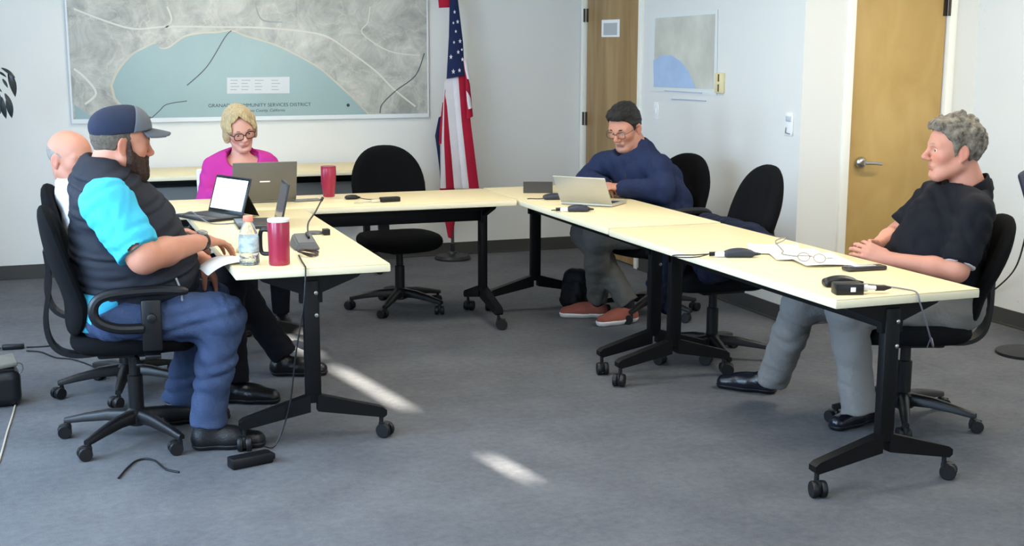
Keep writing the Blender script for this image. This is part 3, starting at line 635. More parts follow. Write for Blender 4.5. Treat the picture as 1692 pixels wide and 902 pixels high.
    # trucker cap
    mN = mat('cap_navy', '1d2438', .9, bump=.5, bscale=420); mG = mat('cap_grey', '63666a', .9, bump=.3, bscale=300, var=.06)
    capo = thing('cap', 'x', 'x'); del capo['label']; del capo['category']; capo.parent = root
    def crown(S_, inf=0):
        S_.ell(h.w(0, -.012, .058), [(.088+inf)*k, (.112+inf)*k, (.083+inf)*k], h.R, .01); S_.ell(h.w(0, .035, .072), [(.074+inf)*k, (.06+inf)*k, (.064+inf)*k], h.R, .05)
        S_.cut(lambda x, y, z: (lambda l: (.04+.2*(l[1]+.02))*1-l[2])(h.loc(x, y, z)))
    S_ = Sdf(h.c-.2, h.c+.2, .004); crown(S_); S_.plane(h.w(0, .028, .05), h.R@V(0, 1, -.12)); S_.mesh('cap_mesh_back', mN, root)
    S_ = Sdf(h.c-.2, h.c+.2, .004); crown(S_, .0015); S_.plane(h.w(0, .026, .05), h.R@V(0, -1, .12)); S_.mesh('cap_front_panel', mG, root)
    S_ = Sdf(h.c-.3, h.c+.3, .004)
    def brim(x, y, z):
        l = h.loc(x, y, z); zz = .066-.55*(l[1]-.07)**2-3.6*l[0]**2-.05*(l[1]-.06); r = np.sqrt((l[0]/.088)**2+((l[1]-.085)/.098)**2)-1
        return np.maximum(np.maximum(np.abs(l[2]-zz)-.0045, r*.08), .055-l[1]+3*l[0]**2)
    S_.D = brim(*S_._g((slice(None),)*3)).astype(np.float32); S_.mesh('cap_brim', mat('cap_brim_grey', '55585e', .9, bump=.2, bscale=300), root)
    MB().lathe([(.0, .004), (.009, .003), (.009, -.003), (.0, -.004)][::-1], 12, Vector(h.w(0, .0, .135))).build('cap_button', mN, root)
    MB().box(Vector(h.w(.0, .092, .1)), (.002, .05, .032), .0008, Matrix([list(q) for q in h.R]) @ Matrix.Rotation(.62, 3, 'X') @ Matrix.Rotation(PI/2, 3, 'Y') @ Matrix.Rotation(PI/2, 3, 'X')).build('cap_badge', mat('badge_brown', '5a5040', .8), root)
    bpy.data.objects.remove(capo)
    # turquoise polo (sleeves, shirt tail)
    mT = cloth('turquoise_knit', '42aecb', .8, bump=.15, bscale=260, var=.03)
    S_ = Sdf(lo, hi, .007); torso(S_, .004); S_.rc(V(.27, y0-.07, .55), V(.27, y0+.07, .55), .145, .145, .05)
    cuff = shR+(elR-shR)*.86
    S_.rc(shR+V(0, .02, .01), cuff, .097, .084, .04, flat=.0); S_.rc(shL+V(0, -.02, .01), shL+(elL-shL)*.86, .095, .08, .04, flat=0)
    S_.rc(V(.25, y0, 1.06), V(.28, y0, 1.085), .082, .076, .03); neck_cut = lambda S_: S_.rc(h.w(0, -.03, -.06)+V(.03, 0, 0), V(.30, y0, 1.10), .072, .07, .008, 'sub')
    neck_cut(S_); S_.noise(.004, 36, 2, True, (1, .6, 1)); S_.plane((0, 0, .49), (0, 0, -1)); S_.mesh('polo_shirt', mT, root)
    # vest
    mV = cloth('vest_charcoal', '25272e', .75, bump=.3, bscale=30, var=.12)
    S_ = Sdf(lo, hi, .007); torso(S_, .022); S_.rc(V(.25, y0, 1.04), V(.272, y0, 1.095), .105, .092, .035)
    S_.ell(shR+V(-.0, -.07, -.04), (.12, .13, .16), None, .02, 'sub'); S_.ell(shL+V(-.0, .07, -.04), (.115, .13, .15), None, .02, 'sub')
    S_.rc(h.w(0, -.02, -.03)+V(.04, 0, 0), V(.31, y0, 1.08), .09, .082, .01, 'sub'); S_.rc(V(.40, y0, 1.06), V(.30, y0, 1.2), .05, .1, .02, 'sub')
    S_.noise(.0055, 26, 8, True, (.5, .4, 1.7)); S_.plane((.3, y0, .555), (.1, 0, -1)); S_.mesh('vest', mV, root)
    b = MB(); b.tube(smooth_path([(.50, 5.075, .70), (.515, 5.068, .65), (.52, 5.066, .585)], 5), .004, 6); b.build('pocket_zip', mat('zip_grey', '8d9095', .5), root)
    # jeans
    mJ = cloth('denim_blue', '3a4763', .85, bump=.35, bscale=120, var=.22)
    S_ = Sdf(lo, hi, .007); S_.rc(sec[0][0]+V(-.02, 0, -.01), sec[0][0]+V(.03, 0, -.01), .14, .14, .05, sq=(LAT, 1.5)); legs(S_, .006); S_.noise(.006, 34, 4, True, (1, .7, 1)); S_.plane((.2, 0, .565), (-.5, 0, 1)); S_.mesh('jeans', mJ, root)
    mS = mat('shoe_black', '111115', .45, bump=.2, bscale=160)
    shoe(root, (.53, 5.10, 0), (.83, 5.06, 0), .10, m=mS, laces=mBlack, msole=mat('sole_dark', '1c1c20', .6)); shoe(root, (.46, 5.49, 0), (.75, 5.50, 0), .10, m=mS, msole=MATS['sole_dark'])
    # watch
    d = nrm(wrR-elR); c = wrR-d*.012; R = Vector(d).to_track_quat('Z', 'Y').to_matrix()
    b = MB(); b.lathe([(.034, -.012), (.0365, -.011), (.0365, .011), (.034, .012)], 24, Vector(c), R); wt = b.build('wristwatch', mPlas, root)
    n = nrm(V(-.1, -.35, 1)-d*(V(-.1, -.35, 1)@d)); RR = Vector(n).to_track_quat('Z', 'Y').to_matrix()
    MB().lathe([(.021, 0), (.021, .007), (.017, .009)], 24, Vector(c+n*.034), RR).build('watch_case', mat('watch_steel', '9a9c9e', .3, metal=.8), wt); MB().lathe([(.016, 0), (.016, .0015)], 24, Vector(c+n*.0425), RR).build('watch_face', mat('watch_dial', '14161a', .15), wt)
    return root
person_a()
def build_person(label, h, sec, lat, arms, legs, base, lips, skin_sc=1., neckbase=None, neck_r=(.056, .066), arm_r=(.055, .043, .029), leg_r=(.085, .065, .045), hands=(), fat=0., nose=1., jaw=1., extra=None, brow='3a2c22', look=(0, 1, -.1), fine_hand=(), lid=.0035):
    """arms: [(shoulder, elbow, wrist)], legs: [(hip, knee, ankle)] ; returns root and a dict of shape functions"""
    root = person(label, (0, 0, 0)); lat = nrm(lat)
    def torso(S_, inf=0., k=.05):
        for a, b in zip(sec, sec[1:]): S_.rc(a[0], b[0], a[2]+inf, b[2]+inf, k, sq=(lat, (a[1]+b[1])/(a[2]+b[2])))
        a, b = arms[0][0], arms[1][0]; c = (a+b)/2; S_.rc(c+(a-c)*.6, c+(b-c)*.6, arm_r[0]*1.25+inf, arm_r[0]*1.25+inf, .05); S_.rc(c, neckbase, .06+inf, .055+inf, .06)
    def neck(S_): S_.rc(h.w(0, -.028, -.04), neckbase, neck_r[0]*h.sc, neck_r[1]*h.sc, .03)
    def arm(S_, i, inf=0., k=.025):
        a, e, w_ = arms[i]; S_.rc(a, e, arm_r[0]+inf, arm_r[1]+inf, k); m = e+(w_-e)*.35; S_.rc(e, m, arm_r[1]+inf, arm_r[1]*.97+inf, .02); S_.rc(m, w_, arm_r[1]*.97+inf, arm_r[2]+inf, .02)
    def leg(S_, i, inf=0., hem=1., flare=0.):
        a, e, w_ = legs[i]; S_.rc(a, e, leg_r[0]+inf, leg_r[1]+inf, .04); m = e+(w_-e)*.4; S_.rc(e, m, leg_r[1]+inf, leg_r[1]*.9+inf, .04); S_.rc(m, w_, leg_r[1]*.9+inf, leg_r[2]+inf+flare, .03, flat=0.)
    pts = [q for s in (arms, legs) for l in s for q in l]+[h.c]+[s[0] for s in sec]
    lo, hi = mesh_bounds(pts, .17); lo[2] = max(lo[2], .0); hi = hi+V(0, 0, .02)
    S_ = Sdf(lo, hi, .008, [(h.c, .15*h.sc, .0035)]+[(c, .1, .004) for c in fine_hand])
    torso(S_, -.02); neck(S_)
    for i in (0, 1): arm(S_, i); leg(S_, i, -.015)
    head_prims(S_, h, fat, nose, jaw, lid=lid)
    for f in hands: f(S_)
    S_.mesh('body', mSkin, root, skin_col(h, base, lips, extra=extra)); face_bits(root, h, brow, look)
    return root, dict(torso=torso, neck=neck, arm=arm, leg=leg, lo=lo, hi=hi, h=h, arms=arms, legs=legs)
def hair_shape(root, h, m, grow=(.007, .006, .01), line=None, cutfront=None, amp=.001, freq=250, seed=1, name='hair', extra=None, res=.004, st=(1, 1, 1)):
    k = h.sc; S_ = Sdf(h.c-.19*k, h.c+.19*k, res)
    S_.ell(h.w(0, -.014, .036), [(.076+grow[0])*k, (.096+grow[1])*k, (.087+grow[2])*k], h.R); S_.ell(h.w(0, .03, .045), [(.066+grow[0])*k, (.064+grow[1])*k, (.066+grow[2])*k], h.R, .03)
    if extra: extra(S_)
    S_.cut(lambda x, y, z: (lambda l: np.interp(l[1], line[0], line[1])-l[2])(h.loc(x, y, z)))
    if cutfront: S_.cut(lambda x, y, z: cutfront(*h.loc(x, y, z)))
    if amp: S_.noise(amp, freq, seed, False, st)
    return S_.mesh(name, m, root)
# ---------------- PERSON B: bald man behind A
def person_b():
    h = Head((.168, 6.1, 1.083), (.70, -.70, -.1), (0, 0, 1), 1.0); y0 = 6.1
    arms = [(V(.24, 5.90, .87), V(.34, 5.86, .64), V(.58, 5.98, .70)), (V(.24, 6.30, .87), V(.36, 6.38, .65), V(.60, 6.28, .70))]
    legs = [(V(.38, 5.99, .53), V(.80, 5.84, .53), V(.80, 5.76, .09)), (V(.38, 6.2, .53), V(.84, 6.2, .53), V(1.10, 6.16, .10))]
    sec = [(V(.36, y0, .54), .17, .13), (V(.33, y0, .68), .165, .14), (V(.27, y0, .82), .18, .13), (V(.22, y0, .90), .165, .09)]
    root, P = build_person('bald man in a white shirt, half hidden behind the capped man', h, sec, LAT, arms, legs, 'b98069', 'a0655c', neckbase=V(.185, y0, .93), brow='6b5a4c', look=(.2, 1, 0),
        hands=[lambda S_: hand(S_, arms[0][2], (.9, .3, .15), (0, 0, -1), 1), lambda S_: hand(S_, arms[1][2], (.9, -.3, .15), (0, 0, -1), -1)])
    mH = mat('hair_silver', '8b847c', .9, bump=.5, bscale=250, var=.2, vscale=60)
    hair_shape(root, h, mH, (.0025, .002, .0), ([-.11, -.06, -.035, -.02, .0, .015, .03], [-.05, -.06, -.03, .015, .022, -.005, .03]), lambda x, y, z: np.maximum(z-.03+.3*y, y-.02), .0006)
    S_ = Sdf(P['lo'], P['hi'], .008); P['torso'](S_, .01); 
    for i in (0, 1): P['arm'](S_, i, .014)
    S_.rc(V(.18, y0, .93), V(.175, y0, .975), .075, .07, .03); S_.rc(h.w(0, -.02, -.05), V(.2, y0, .95), .06, .06, .008, 'sub'); S_.noise(.003, 30, 3, True); S_.plane((0, 0, .5), (0, 0, -1)); S_.mesh('white_shirt', cloth('white_cotton', 'e4e6ea', .85, .2, 60, .03), root)
    S_ = Sdf(P['lo'], P['hi'], .008); S_.rc(V(.34, y0, .53), V(.40, y0, .53), .125, .125, .05, sq=(LAT, 1.4))
    for i in (0, 1): P['leg'](S_, i, .008, flare=.012)
    S_.noise(.003, 30, 5, True); S_.plane((0, 0, .62), (0, 0, 1)); S_.mesh('black_trousers', cloth('black_wool', '0f1017', .85, .3, 60, .1), root)
    mS = mat('shoe_leather', '0d0d10', .28, bump=.1, bscale=120)
    shoe(root, (.72, 5.775, 0), (1.0, 5.67, 0), .085, m=mS); shoe(root, (1.03, 6.17, 0), (1.31, 6.10, 0), .085, m=mS)
person_b()
# ---------------- PERSON C: woman in pink behind the cross table
def person_c():
    x0, y0 = 1.14, 7.62; h = Head((1.14, 7.585, 1.105), (.13, -1, -.34), (-.16, -.3, 1), 1.0)
    arms = [(V(.995, 7.65, .885), V(.93, 7.56, .68), V(1.06, 7.40, .775)), (V(1.30, 7.63, .90), V(1.37, 7.56, .69), V(1.27, 7.38, .775))]
    legs = [(V(1.08, 7.65, .5), V(1.06, 7.2, .5), V(1.06, 7.22, .09)), (V(1.26, 7.65, .5), V(1.28, 7.2, .5), V(1.28, 7.22, .09))]
    sec = [(V(x0, y0+.06, .53), .175, .13), (V(x0, y0+.05, .66), .15, .11), (V(x0, y0+.03, .80), .16, .12), (V(x0+.005, y0+.02, .885), .145, .085)]
    root, P = build_person('woman with short blonde hair, glasses and pink top behind a laptop', h, sec, V(1, 0, 0), arms, legs, 'd29c88', 'b9786f', neckbase=V(x0+.008, y0+.01, .92), neck_r=(.042, .05), fat=-.006, arm_r=(.048, .038, .025), leg_r=(.08, .06, .04), lid=.006, nose=.9, jaw=.8, brow='8a6a4a', look=(0, 1, -.35),
        hands=[lambda S_: hand(S_, arms[0][2], (.25, -1, -.1), (0, 0, -1), -1, sc=.9), lambda S_: hand(S_, arms[1][2], (-.25, -1, -.1), (0, 0, -1), 1, sc=.9)], fine_hand=(V(1.06, 7.33, .78), V(1.26, 7.32, .78)))
    mH = mat('hair_blonde', 'c2a878', .7, bump=.7, bscale=160, var=.35, vscale=60, stretch=(3, 3, .6), sheen=.2)
    def ex(S_):
        k = h.sc
        for s in (-1, 1):
            S_.rc(h.w(s*.07, -.005, .04), h.w(s*.083, .005, -.055), .028*k, .018*k, .03); S_.rc(h.w(s*.02, .065, .11), h.w(s*.068, .062, .03), .022*k, .016*k, .02)
        S_.rc(h.w(0, -.07, .04), h.w(0, -.085, -.06), .06*k, .045*k, .04)
    hair_shape(root, h, mH, (.012, .012, .02), ([-.14, -.06, -.03, .0, .02, .045, .06, .075, .09, .11], [-.1, -.1, -.095, -.085, -.075, -.06, -.035, .0, .04, .08]), lambda x, y, z: np.minimum(.061-np.abs(x), np.minimum(y-.03, .118-1.05*np.abs(x-.012)-z)), .0022, 150, 4, extra=ex, st=(1, 1, .3))
    glasses(root, h, '2a1f1c', .027, .02, .0026)
    mP = cloth('pink_knit', 'b9358c', .85, .2, 40, .05)
    S_ = Sdf(P['lo'], P['hi'], .007); P['torso'](S_, .014)
    for i in (0, 1): P['arm'](S_, i, .014)
    S_.ell(V(x0+.012, y0-.04, .945), (.098, .10, .078), None, .012, 'sub'); S_.noise(.0045, 28, 6, True, (1, 1, .6)); S_.plane((0, 0, .48), (0, 0, -1)); S_.mesh('pink_top', mP, root)
    S_ = Sdf(P['lo'], P['hi'], .009)
    for i in (0, 1): P['leg'](S_, i, .008)
    S_.rc(V(x0-.05, y0+.06, .52), V(x0+.05, y0+.06, .52), .12, .12, .05); S_.plane((0, 0, .58), (0, 0, 1)); S_.mesh('dark_trousers', MATS['black_wool'], root)
    for x in (1.06, 1.28): shoe(root, (x, 7.28, 0), (x, 7.03, 0), .075, m=MATS['shoe_leather'])
person_c()
# ---------------- PERSON D: man in navy jacket reading at the silver laptop
def person_d():
    h = Head((3.245, 6.875, 1.112), (-.80, -.50, -.36), (-.28, -.16, 1), 1.04); lat = V(.37, -.93, 0)
    arms = [(V(3.20, 7.06, .89), V(3.10, 7.09, .785), V(3.075, 6.82, .79)), (V(3.35, 6.66, .905), V(3.33, 6.55, .77), V(3.125, 6.615, .795))]
    SH = []
    for hp, tp in (((992, 524), (934, 524)), ((1056, 530), (982, 541))):
        a = atz(*hp); b_ = atz(*tp); d = (b_-a).normalized(); a = (a+b_)/2-d*.145; SH.append((V(*a), V(*(a+d*.29)), V(*(a+d*.06))+V(0, 0, .115)))
    legs = [(V(3.44, 6.88, .52), V(3.0, 6.88, .51), SH[1][2]), (V(3.48, 6.70, .52), V(2.98, 6.66, .52), SH[0][2])]
    sec = [(V(3.47, 6.79, .54), .17, .135), (V(3.43, 6.80, .67), .17, .135), (V(3.355, 6.82, .81), .18, .13), (V(3.30, 6.85, .89), .15, .085)]
    root, P = build_person('dark-haired man in glasses and navy jacket bent over a silver laptop', h, sec, lat, arms, legs, 'bd8770', 'a06a60', neckbase=V(3.335, 6.86, .955), brow='1e1714', look=(0, 1, -.5), lid=.007, nose=1.05,
        hands=[lambda S_: hand(S_, arms[0][2], (-.15, -.95, .05), (.3, -.1, -1), 1, (.55, .6, .65, .7), 1.0, .4), lambda S_: hand(S_, arms[1][2], (-.85, .4, .05), (.05, .25, -1), -1, (.5, .55, .6, .65), 1.0, .4)], fine_hand=(V(3.07, 6.70, .79),), extra=[((0, .07, -.09), (.07, .08, .045), '9a7868', .45)])
    mH = mat('hair_black', '17120f', .55, bump=.6, bscale=200, var=.4, vscale=50)
    def ex(S_): S_.rc(h.w(-.03, .075, .105), h.w(.03, .075, .105), .026, .026, .03); S_.ell(h.w(0, .0, .1), [.07, .085, .045], h.R, .03)
    hair_shape(root, h, mH, (.006, .006, .014), ([-.12, -.06, -.03, -.015, .0, .02, .04, .06, .08, .11], [-.055, -.06, -.03, .015, .02, -.012, .035, .062, .078, .082]), None, .0016, 160, 2, extra=ex)
    glasses(root, h, '3a2a26', .027, .018, .0016)
    mN = cloth('navy_fleece', '232c48', .9, .3, 60, .1)
    S_ = Sdf(P['lo'], P['hi'], .007); P['torso'](S_, .018)
    for i in (0, 1): P['arm'](S_, i, .02)
    nb = V(3.335, 6.86, .955); S_.rc(nb+V(.015, 0, -.03), nb+V(.0, -.0, .035), .078, .07, .03); S_.rc(h.w(0, -.03, -.05), nb+V(-.02, -.005, .02), .062, .062, .008, 'sub'); S_.ell(h.w(0, .05, -.10), (.085, .085, .06), None, .015, 'sub')
    S_.noise(.0065, 27, 9, True, (1, 1, .6)); S_.plane((0, 0, .5), (0, 0, -1)); S_.mesh('navy_jacket', mN, root)
    b = MB(); fwd = nrm(V(-.93, -.37, 0)); pts = [nb+V(-.075, -.03, .0), sec[2][0]+fwd*.172+V(0, 0, .02), sec[1][0]+fwd*.172]
    b.tube(smooth_path([Vector(p) for p in pts], 6), .004, 6); b.build('jacket_zip', mat('zip_dark', '11141f', .4), root)
    mG = cloth('grey_trousers', '5a5853', .9, .3, 80, .08)
    S_ = Sdf(P['lo'], P['hi'], .007)
    for i in (0, 1): P['leg'](S_, i, .008, flare=.008)
    S_.rc(V(3.46, 6.83, .53), V(3.5, 6.75, .53), .13, .13, .05); S_.noise(.004, 30, 3, True); S_.plane((0, 0, .62), (0, 0, 1)); S_.mesh('grey_trousers', mG, root)
    mB_ = mat('shoe_rust', '8a4a3c', .8, bump=.2, bscale=200); ms = mat('sole_white', 'd8d6d0', .6); ml = mat('lace_black', '141418', .8)
    for a, b_, _ in SH:
        shoe(root, tuple(a), tuple(b_), .085, m=mB_, msole=ms, laces=ml, sole=.03)
    for i in (0, 1):
        a, e, w_ = legs[i]; S_ = Sdf(w_-.1, w_+.12, .006); S_.rc(w_+(e-w_)*.08, w_+V(0, 0, -.045), .045, .042, .01); S_.plane((0, 0, .05), (0, 0, -1)); S_.mesh('sock', mat('sock_black', '0c0c0f', .95), root)

person_d()
# ---------------- PERSON E: grey-haired man in black polo, leaning back, in profile
def person_e():
    f = nrm(V(-.94, .35, 0)); lat = nrm(V(-.35, -.94, 0)); h = Head((3.605, 4.445, 1.157), tuple(f+V(0, 0, .02)), (0, 0, 1), 1.06)
    arms = [(V(3.56, 4.235, .92), V(3.45, 4.19, .70), V(3.27, 4.40, .725)), (V(3.66, 4.62, .94), V(3.53, 4.70, .775), V(3.345, 4.59, .745))]
    legs = [(V(3.55, 4.34, .52), V(3.10, 4.42, .52), V(3.15, 4.37, .10)), (V(3.58, 4.54, .52), V(3.05, 4.68, .50), V(3.06, 4.90, .11))]
    sec = [(V(3.60, 4.43, .53), .175, .14), (V(3.535, 4.455, .67), .165, .175), (V(3.585, 4.44, .83), .17, .15), (V(3.63, 4.43, .93), .17, .10)]
    hc = V(3.25, 4.50, .755)
    root, P = build_person('grey-haired man in a black polo shirt with hands clasped', h, sec, lat, arms, legs, 'c58a74', 'b07268', neckbase=V(3.675, 4.415, .985), brow='9a8a76', look=(0, 1, 0), nose=1.15, jaw=1.05, fat=.003,
        hands=[lambda S_: hand(S_, arms[0][2], (-.62, .62, .32), (.3, .75, -.2), 1, (.5, .5, .5, .55), 1.05, .5), lambda S_: hand(S_, arms[1][2], (-.85, -.45, .1), (.2, -.8, -.5), -1, (.55, .6, .6, .6), 1.05, .4)], fine_hand=(hc,))
    mH = mat('hair_grey_curls', '756d60', .85, bump=.9, bscale=120, var=.6, vscale=40)
    def ex(S_):
        rs = np.random.RandomState(4)
        for i in range(46):
            t, ph = rs.rand()*6.28, rs.rand()*.95; p = V(math.cos(t)*math.sin(ph*1.5)*.078, -.012+math.sin(t)*math.sin(ph*1.5)*.098, .045+.09*math.cos(ph*1.5)); q = p+rs.normal(size=3)*.012; S_.rc(h.w(*p), h.w(*q), .012+.006*rs.rand(), .01, .006)
        S_.rc(h.w(-.035, .078, .1), h.w(.035, .078, .1), .022, .022, .02)
    hair_shape(root, h, mH, (.008, .012, .014), ([-.14, -.09, -.06, -.03, -.015, .0, .02, .04, .06, .08, .11], [-.05, -.065, -.06, -.02, .02, .02, -.022, .04, .062, .077, .082]), None, .0028, 140, 7, extra=ex)
    mK = cloth('black_pique', '15161c', .85, .2, 300, .06)
    S_ = Sdf(P['lo'], P['hi'], .007); P['torso'](S_, .014); nb = V(3.675, 4.415, .985)
    for i in (0, 1): a, e, w_ = arms[i]; c = a+(e-a)*(.88 if i == 0 else .8); S_.rc(a, c, .074, .067, .018, flat=0)
    S_.rc(nb+V(.0, 0, -.02), nb+V(-.005, .002, .045), .083, .078, .025); S_.rc(h.w(0, -.03, -.05), nb+V(-.02, .005, .01), .062, .06, .006, 'sub'); S_.rc(nb+f*.09+V(0, 0, .01), nb+f*.13+V(0, 0, .1), .03, .06, .015, 'sub')
    S_.cut(lambda x, y, z: np.where((x-nb[0])**2+(y-nb[1])**2 < .0125, (z-nb[2])-.012+.5*((x-nb[0])*f[0]+(y-nb[1])*f[1]), -1.)); S_.noise(.0058, 27, 12, True, (1, 1, .8)); S_.plane((0, 0, .5), (0, 0, -1)); S_.mesh('black_polo', mK, root)
    S_ = Sdf(nb-.16, nb+.16, .004); S_.rc(nb+V(.012, -.004, -.05), nb+V(-.012, .004, .055), .106, .082, .005); S_.rc(nb+V(.012, -.004, -.05), nb+V(-.012, .004, .055), .098, .074, .003, 'sub'); S_.cut(lambda x, y, z: (z-nb[2])-.045+.55*((x-nb[0])*f[0]+(y-nb[1])*f[1])); S_.cut(lambda x, y, z: -(z-nb[2])-.03-.55*((x-nb[0])*f[0]+(y-nb[1])*f[1])); S_.ell(nb+f*.13+V(0, 0, -.03), (.07, .07, .1), None, .004, 'sub'); S_.mesh('polo_collar', mK, root)
    S_ = Sdf(P['lo'], P['hi'], .005)   # thin pale undershirt edge at the cuffs
    for i in (0, 1): a, e, w_ = arms[i]; c = a+(e-a)*(.88 if i == 0 else .8); d = nrm(e-a); S_.rc(c-d*.01, c+d*.005, .063, .0625, .005, flat=0, flat0=0)
    S_.mesh('cuff_trim', mat('cuff_white', 'd9d4d2', .8), root)
    MB().lathe([(.006, 0), (.006, .003)], 10, Vector(sec[3][0]+f*.125+lat*.03+V(0, 0, .045)), Vector(f).to_track_quat('Z', 'Y').to_matrix()).build('polo_badge', mWhiteP, root)
    mG = cloth('grey_slacks', '757370', .9, .3, 80, .06)
    S_ = Sdf(P['lo'], P['hi'], .007)
    for i in (0, 1): P['leg'](S_, i, .01, flare=.014)
    S_.rc(V(3.56, 4.34, .53), V(3.6, 4.52, .53), .13, .13, .05); S_.noise(.004, 28, 6, True); S_.plane((0, 0, .60), (0, 0, 1)); S_.mesh('grey_slacks', mG, root)
    mS = mat('shoe_black_polished', '14161f', .22, bump=.15, bscale=90)
    for hp, tp in (((1275, 650), (1190, 640)), ((1452, 690), (1368, 716))):
        a = atz(*hp); b_ = atz(*tp); d = (b_-a).normalized(); a = (a+b_)/2-d*.15; b_ = a+d*.3
        shoe(root, tuple(a), tuple(b_), .085, m=mS, laces=mBlack)
person_e()
# ================================================================== WALL THINGS
CEIL = bpy.data.objects['ceiling']
for i, (x, y, _e) in enumerate(TROFF):
    b = MB()
    for q in (-1, 1): b.box((x+q*.58, y, CZ-.012), (.04, .6, .024), .004); b.box((x, y+q*.28, CZ-.012), (1.2, .04, .024), .004)
    o = b.build('light_panel', mTrim, CEIL); MB().box((x, y, CZ-.004), (1.13, .53, .004)).build('diffuser', mat('diffuser_glow', 'fff4dc', .5, emit='fff0d4', estr=3.), o)
# ---- big aerial map
def land_mat():
    m = mat('map_land', '9a9a8c', .3, spec=.5, coat=.6); nt = m.node_tree; b = nt.nodes['Principled BSDF']; L = nt.links.new
    tc = nt.nodes.new('ShaderNodeTexCoord'); n = nt.nodes.new('ShaderNodeTexNoise'); n.inputs['Scale'].default_value = 5; n.inputs['Detail'].default_value = 10; n.inputs['Roughness'].default_value = .7; n.inputs['Distortion'].default_value = .6; L(tc.outputs['Object'], n.inputs['Vector'])
    r = nt.nodes.new('ShaderNodeValToRGB'); L(n.outputs[0], r.inputs[0]); e = r.color_ramp.elements
    e[0].position = .3; e[0].color = (*hexc('80827b'), 1); e[1].position = .7; e[1].color = (*hexc('c4c2b7'), 1); x = e.new(.5); x.color = (*hexc('a6a69d'), 1)
    v = nt.nodes.new('ShaderNodeTexVoronoi'); v.feature = 'DISTANCE_TO_EDGE'; v.inputs['Scale'].default_value = 3.2
    mp = nt.nodes.new('ShaderNodeMapping'); mp.inputs['Rotation'].default_value = (0, .6, 0); L(tc.outputs['Object'], mp.inputs[0])
    ad = nt.nodes.new('ShaderNodeVectorMath'); ad.operation = 'ADD'; L(mp.outputs[0], ad.inputs[0]); sc = nt.nodes.new('ShaderNodeVectorMath'); sc.operation = 'SCALE'; sc.inputs['Scale'].default_value = .25; L(n.outputs['Color'], sc.inputs[0]); L(sc.outputs[0], ad.inputs[1]); L(ad.outputs[0], v.inputs['Vector'])
    r2 = nt.nodes.new('ShaderNodeValToRGB'); r2.color_ramp.elements[0].position = .008; r2.color_ramp.elements[1].position = .02; r2.color_ramp.elements[0].color = (1, 1, 1, 1); r2.color_ramp.elements[1].color = (0, 0, 0, 1); L(v.outputs['Distance'], r2.inputs[0])
    mx = nt.nodes.new('ShaderNodeMixRGB'); mx.inputs[2].default_value = (*hexc('cfcabb'), 1); ml = nt.nodes.new('ShaderNodeMath'); ml.operation = 'MULTIPLY'; ml.inputs[1].default_value = .3; L(r2.outputs[0], ml.inputs[0]); L(ml.outputs[0], mx.inputs[0]); L(r.outputs[0], mx.inputs[1]); L(mx.outputs[0], b.inputs['Base Color'])
    n2 = nt.nodes.new('ShaderNodeTexNoise'); n2.inputs['Scale'].default_value = 3; n2.inputs['Detail'].default_value = 1; L(tc.outputs['Object'], n2.inputs['Vector']); bp = nt.nodes.new('ShaderNodeBump'); bp.inputs['Strength'].default_value = .3; bp.inputs['Distance'].default_value = .05; L(n2.outputs[0], bp.inputs['Height']); L(bp.outputs[0], b.inputs['Normal']); L(bp.outputs[0], b.inputs['Coat Normal'])
    return m
mp_ = thing('wall_map', 'large glossy aerial map of a bay hung on the wall behind the woman', 'map', (1.56, WY-.012, 1.57))
def mpx(cx, cy):   # crop coordinates of the photograph -> local map coordinates
    p = aty(100+cx*.36643, cy*.36643, WY-.012); return (p.x-1.56, p.z-1.57)
x0, z0 = mpx(52, 556); x1 = mpx(1660, 530)[0]; z1 = .56
MB().box(((x0+x1)/2, 0, (z0+z1)/2), (x1-x0, .008, z1-z0), .002).build('map_sheet', land_mat(), mp_, smooth=False)
def flat(name, poly, y, m, th=.0012): return MB().prism([mpx(*p) for p in poly], y, y-th, 'y').build(name, m, mp_, smooth=False)
mBay = mat('map_bay', '8ea5a3', .3, coat=.6, var=.08, vscale=1.5); mSand = mat('map_sand', 'bdb6a2', .35, coat=.5, var=.08, vscale=6)
bay = [(235, 385), (255, 335), (290, 285), (330, 245), (372, 222), (430, 196), (447, 218), (490, 216), (560, 168), (640, 152), (700, 150), (770, 142), (830, 165), (950, 200), (1040, 240), (1150, 300), (1230, 365), (1300, 430), (1360, 490), (1392, 524), (1000, 532), (400, 538), (330, 520), (290, 490), (248, 440)]
bay = [(p.x, p.y) for p in smooth_path([Vector((*q, 0)) for q in bay[:20]], 4)]+bay[20:]
cxm, cym = 760, 380
flat('shoreline', [(cxm+(x-cxm)*1.022, cym+(y-cym)*1.035) if y < 515 else (x, y) for x, y in bay], -.004, mSand); flat('bay', bay, -.0052, mBay)
flat('inlet', [(62, 470), (100, 500), (150, 530), (148, 545), (68, 548)], -.004, mBay)
flat('legend_box', [(750, 422), (750, 350), (1032, 346), (1032, 420)], -.0064, mat('map_legend', 'c6c9c8', .4, coat=.5))
mLine = mat('map_ink', '4a5052', .5); mPale = mat('map_pale_line', 'cac7bb', .5); mInk2 = mat('map_ink_light', '8b9090', .5)
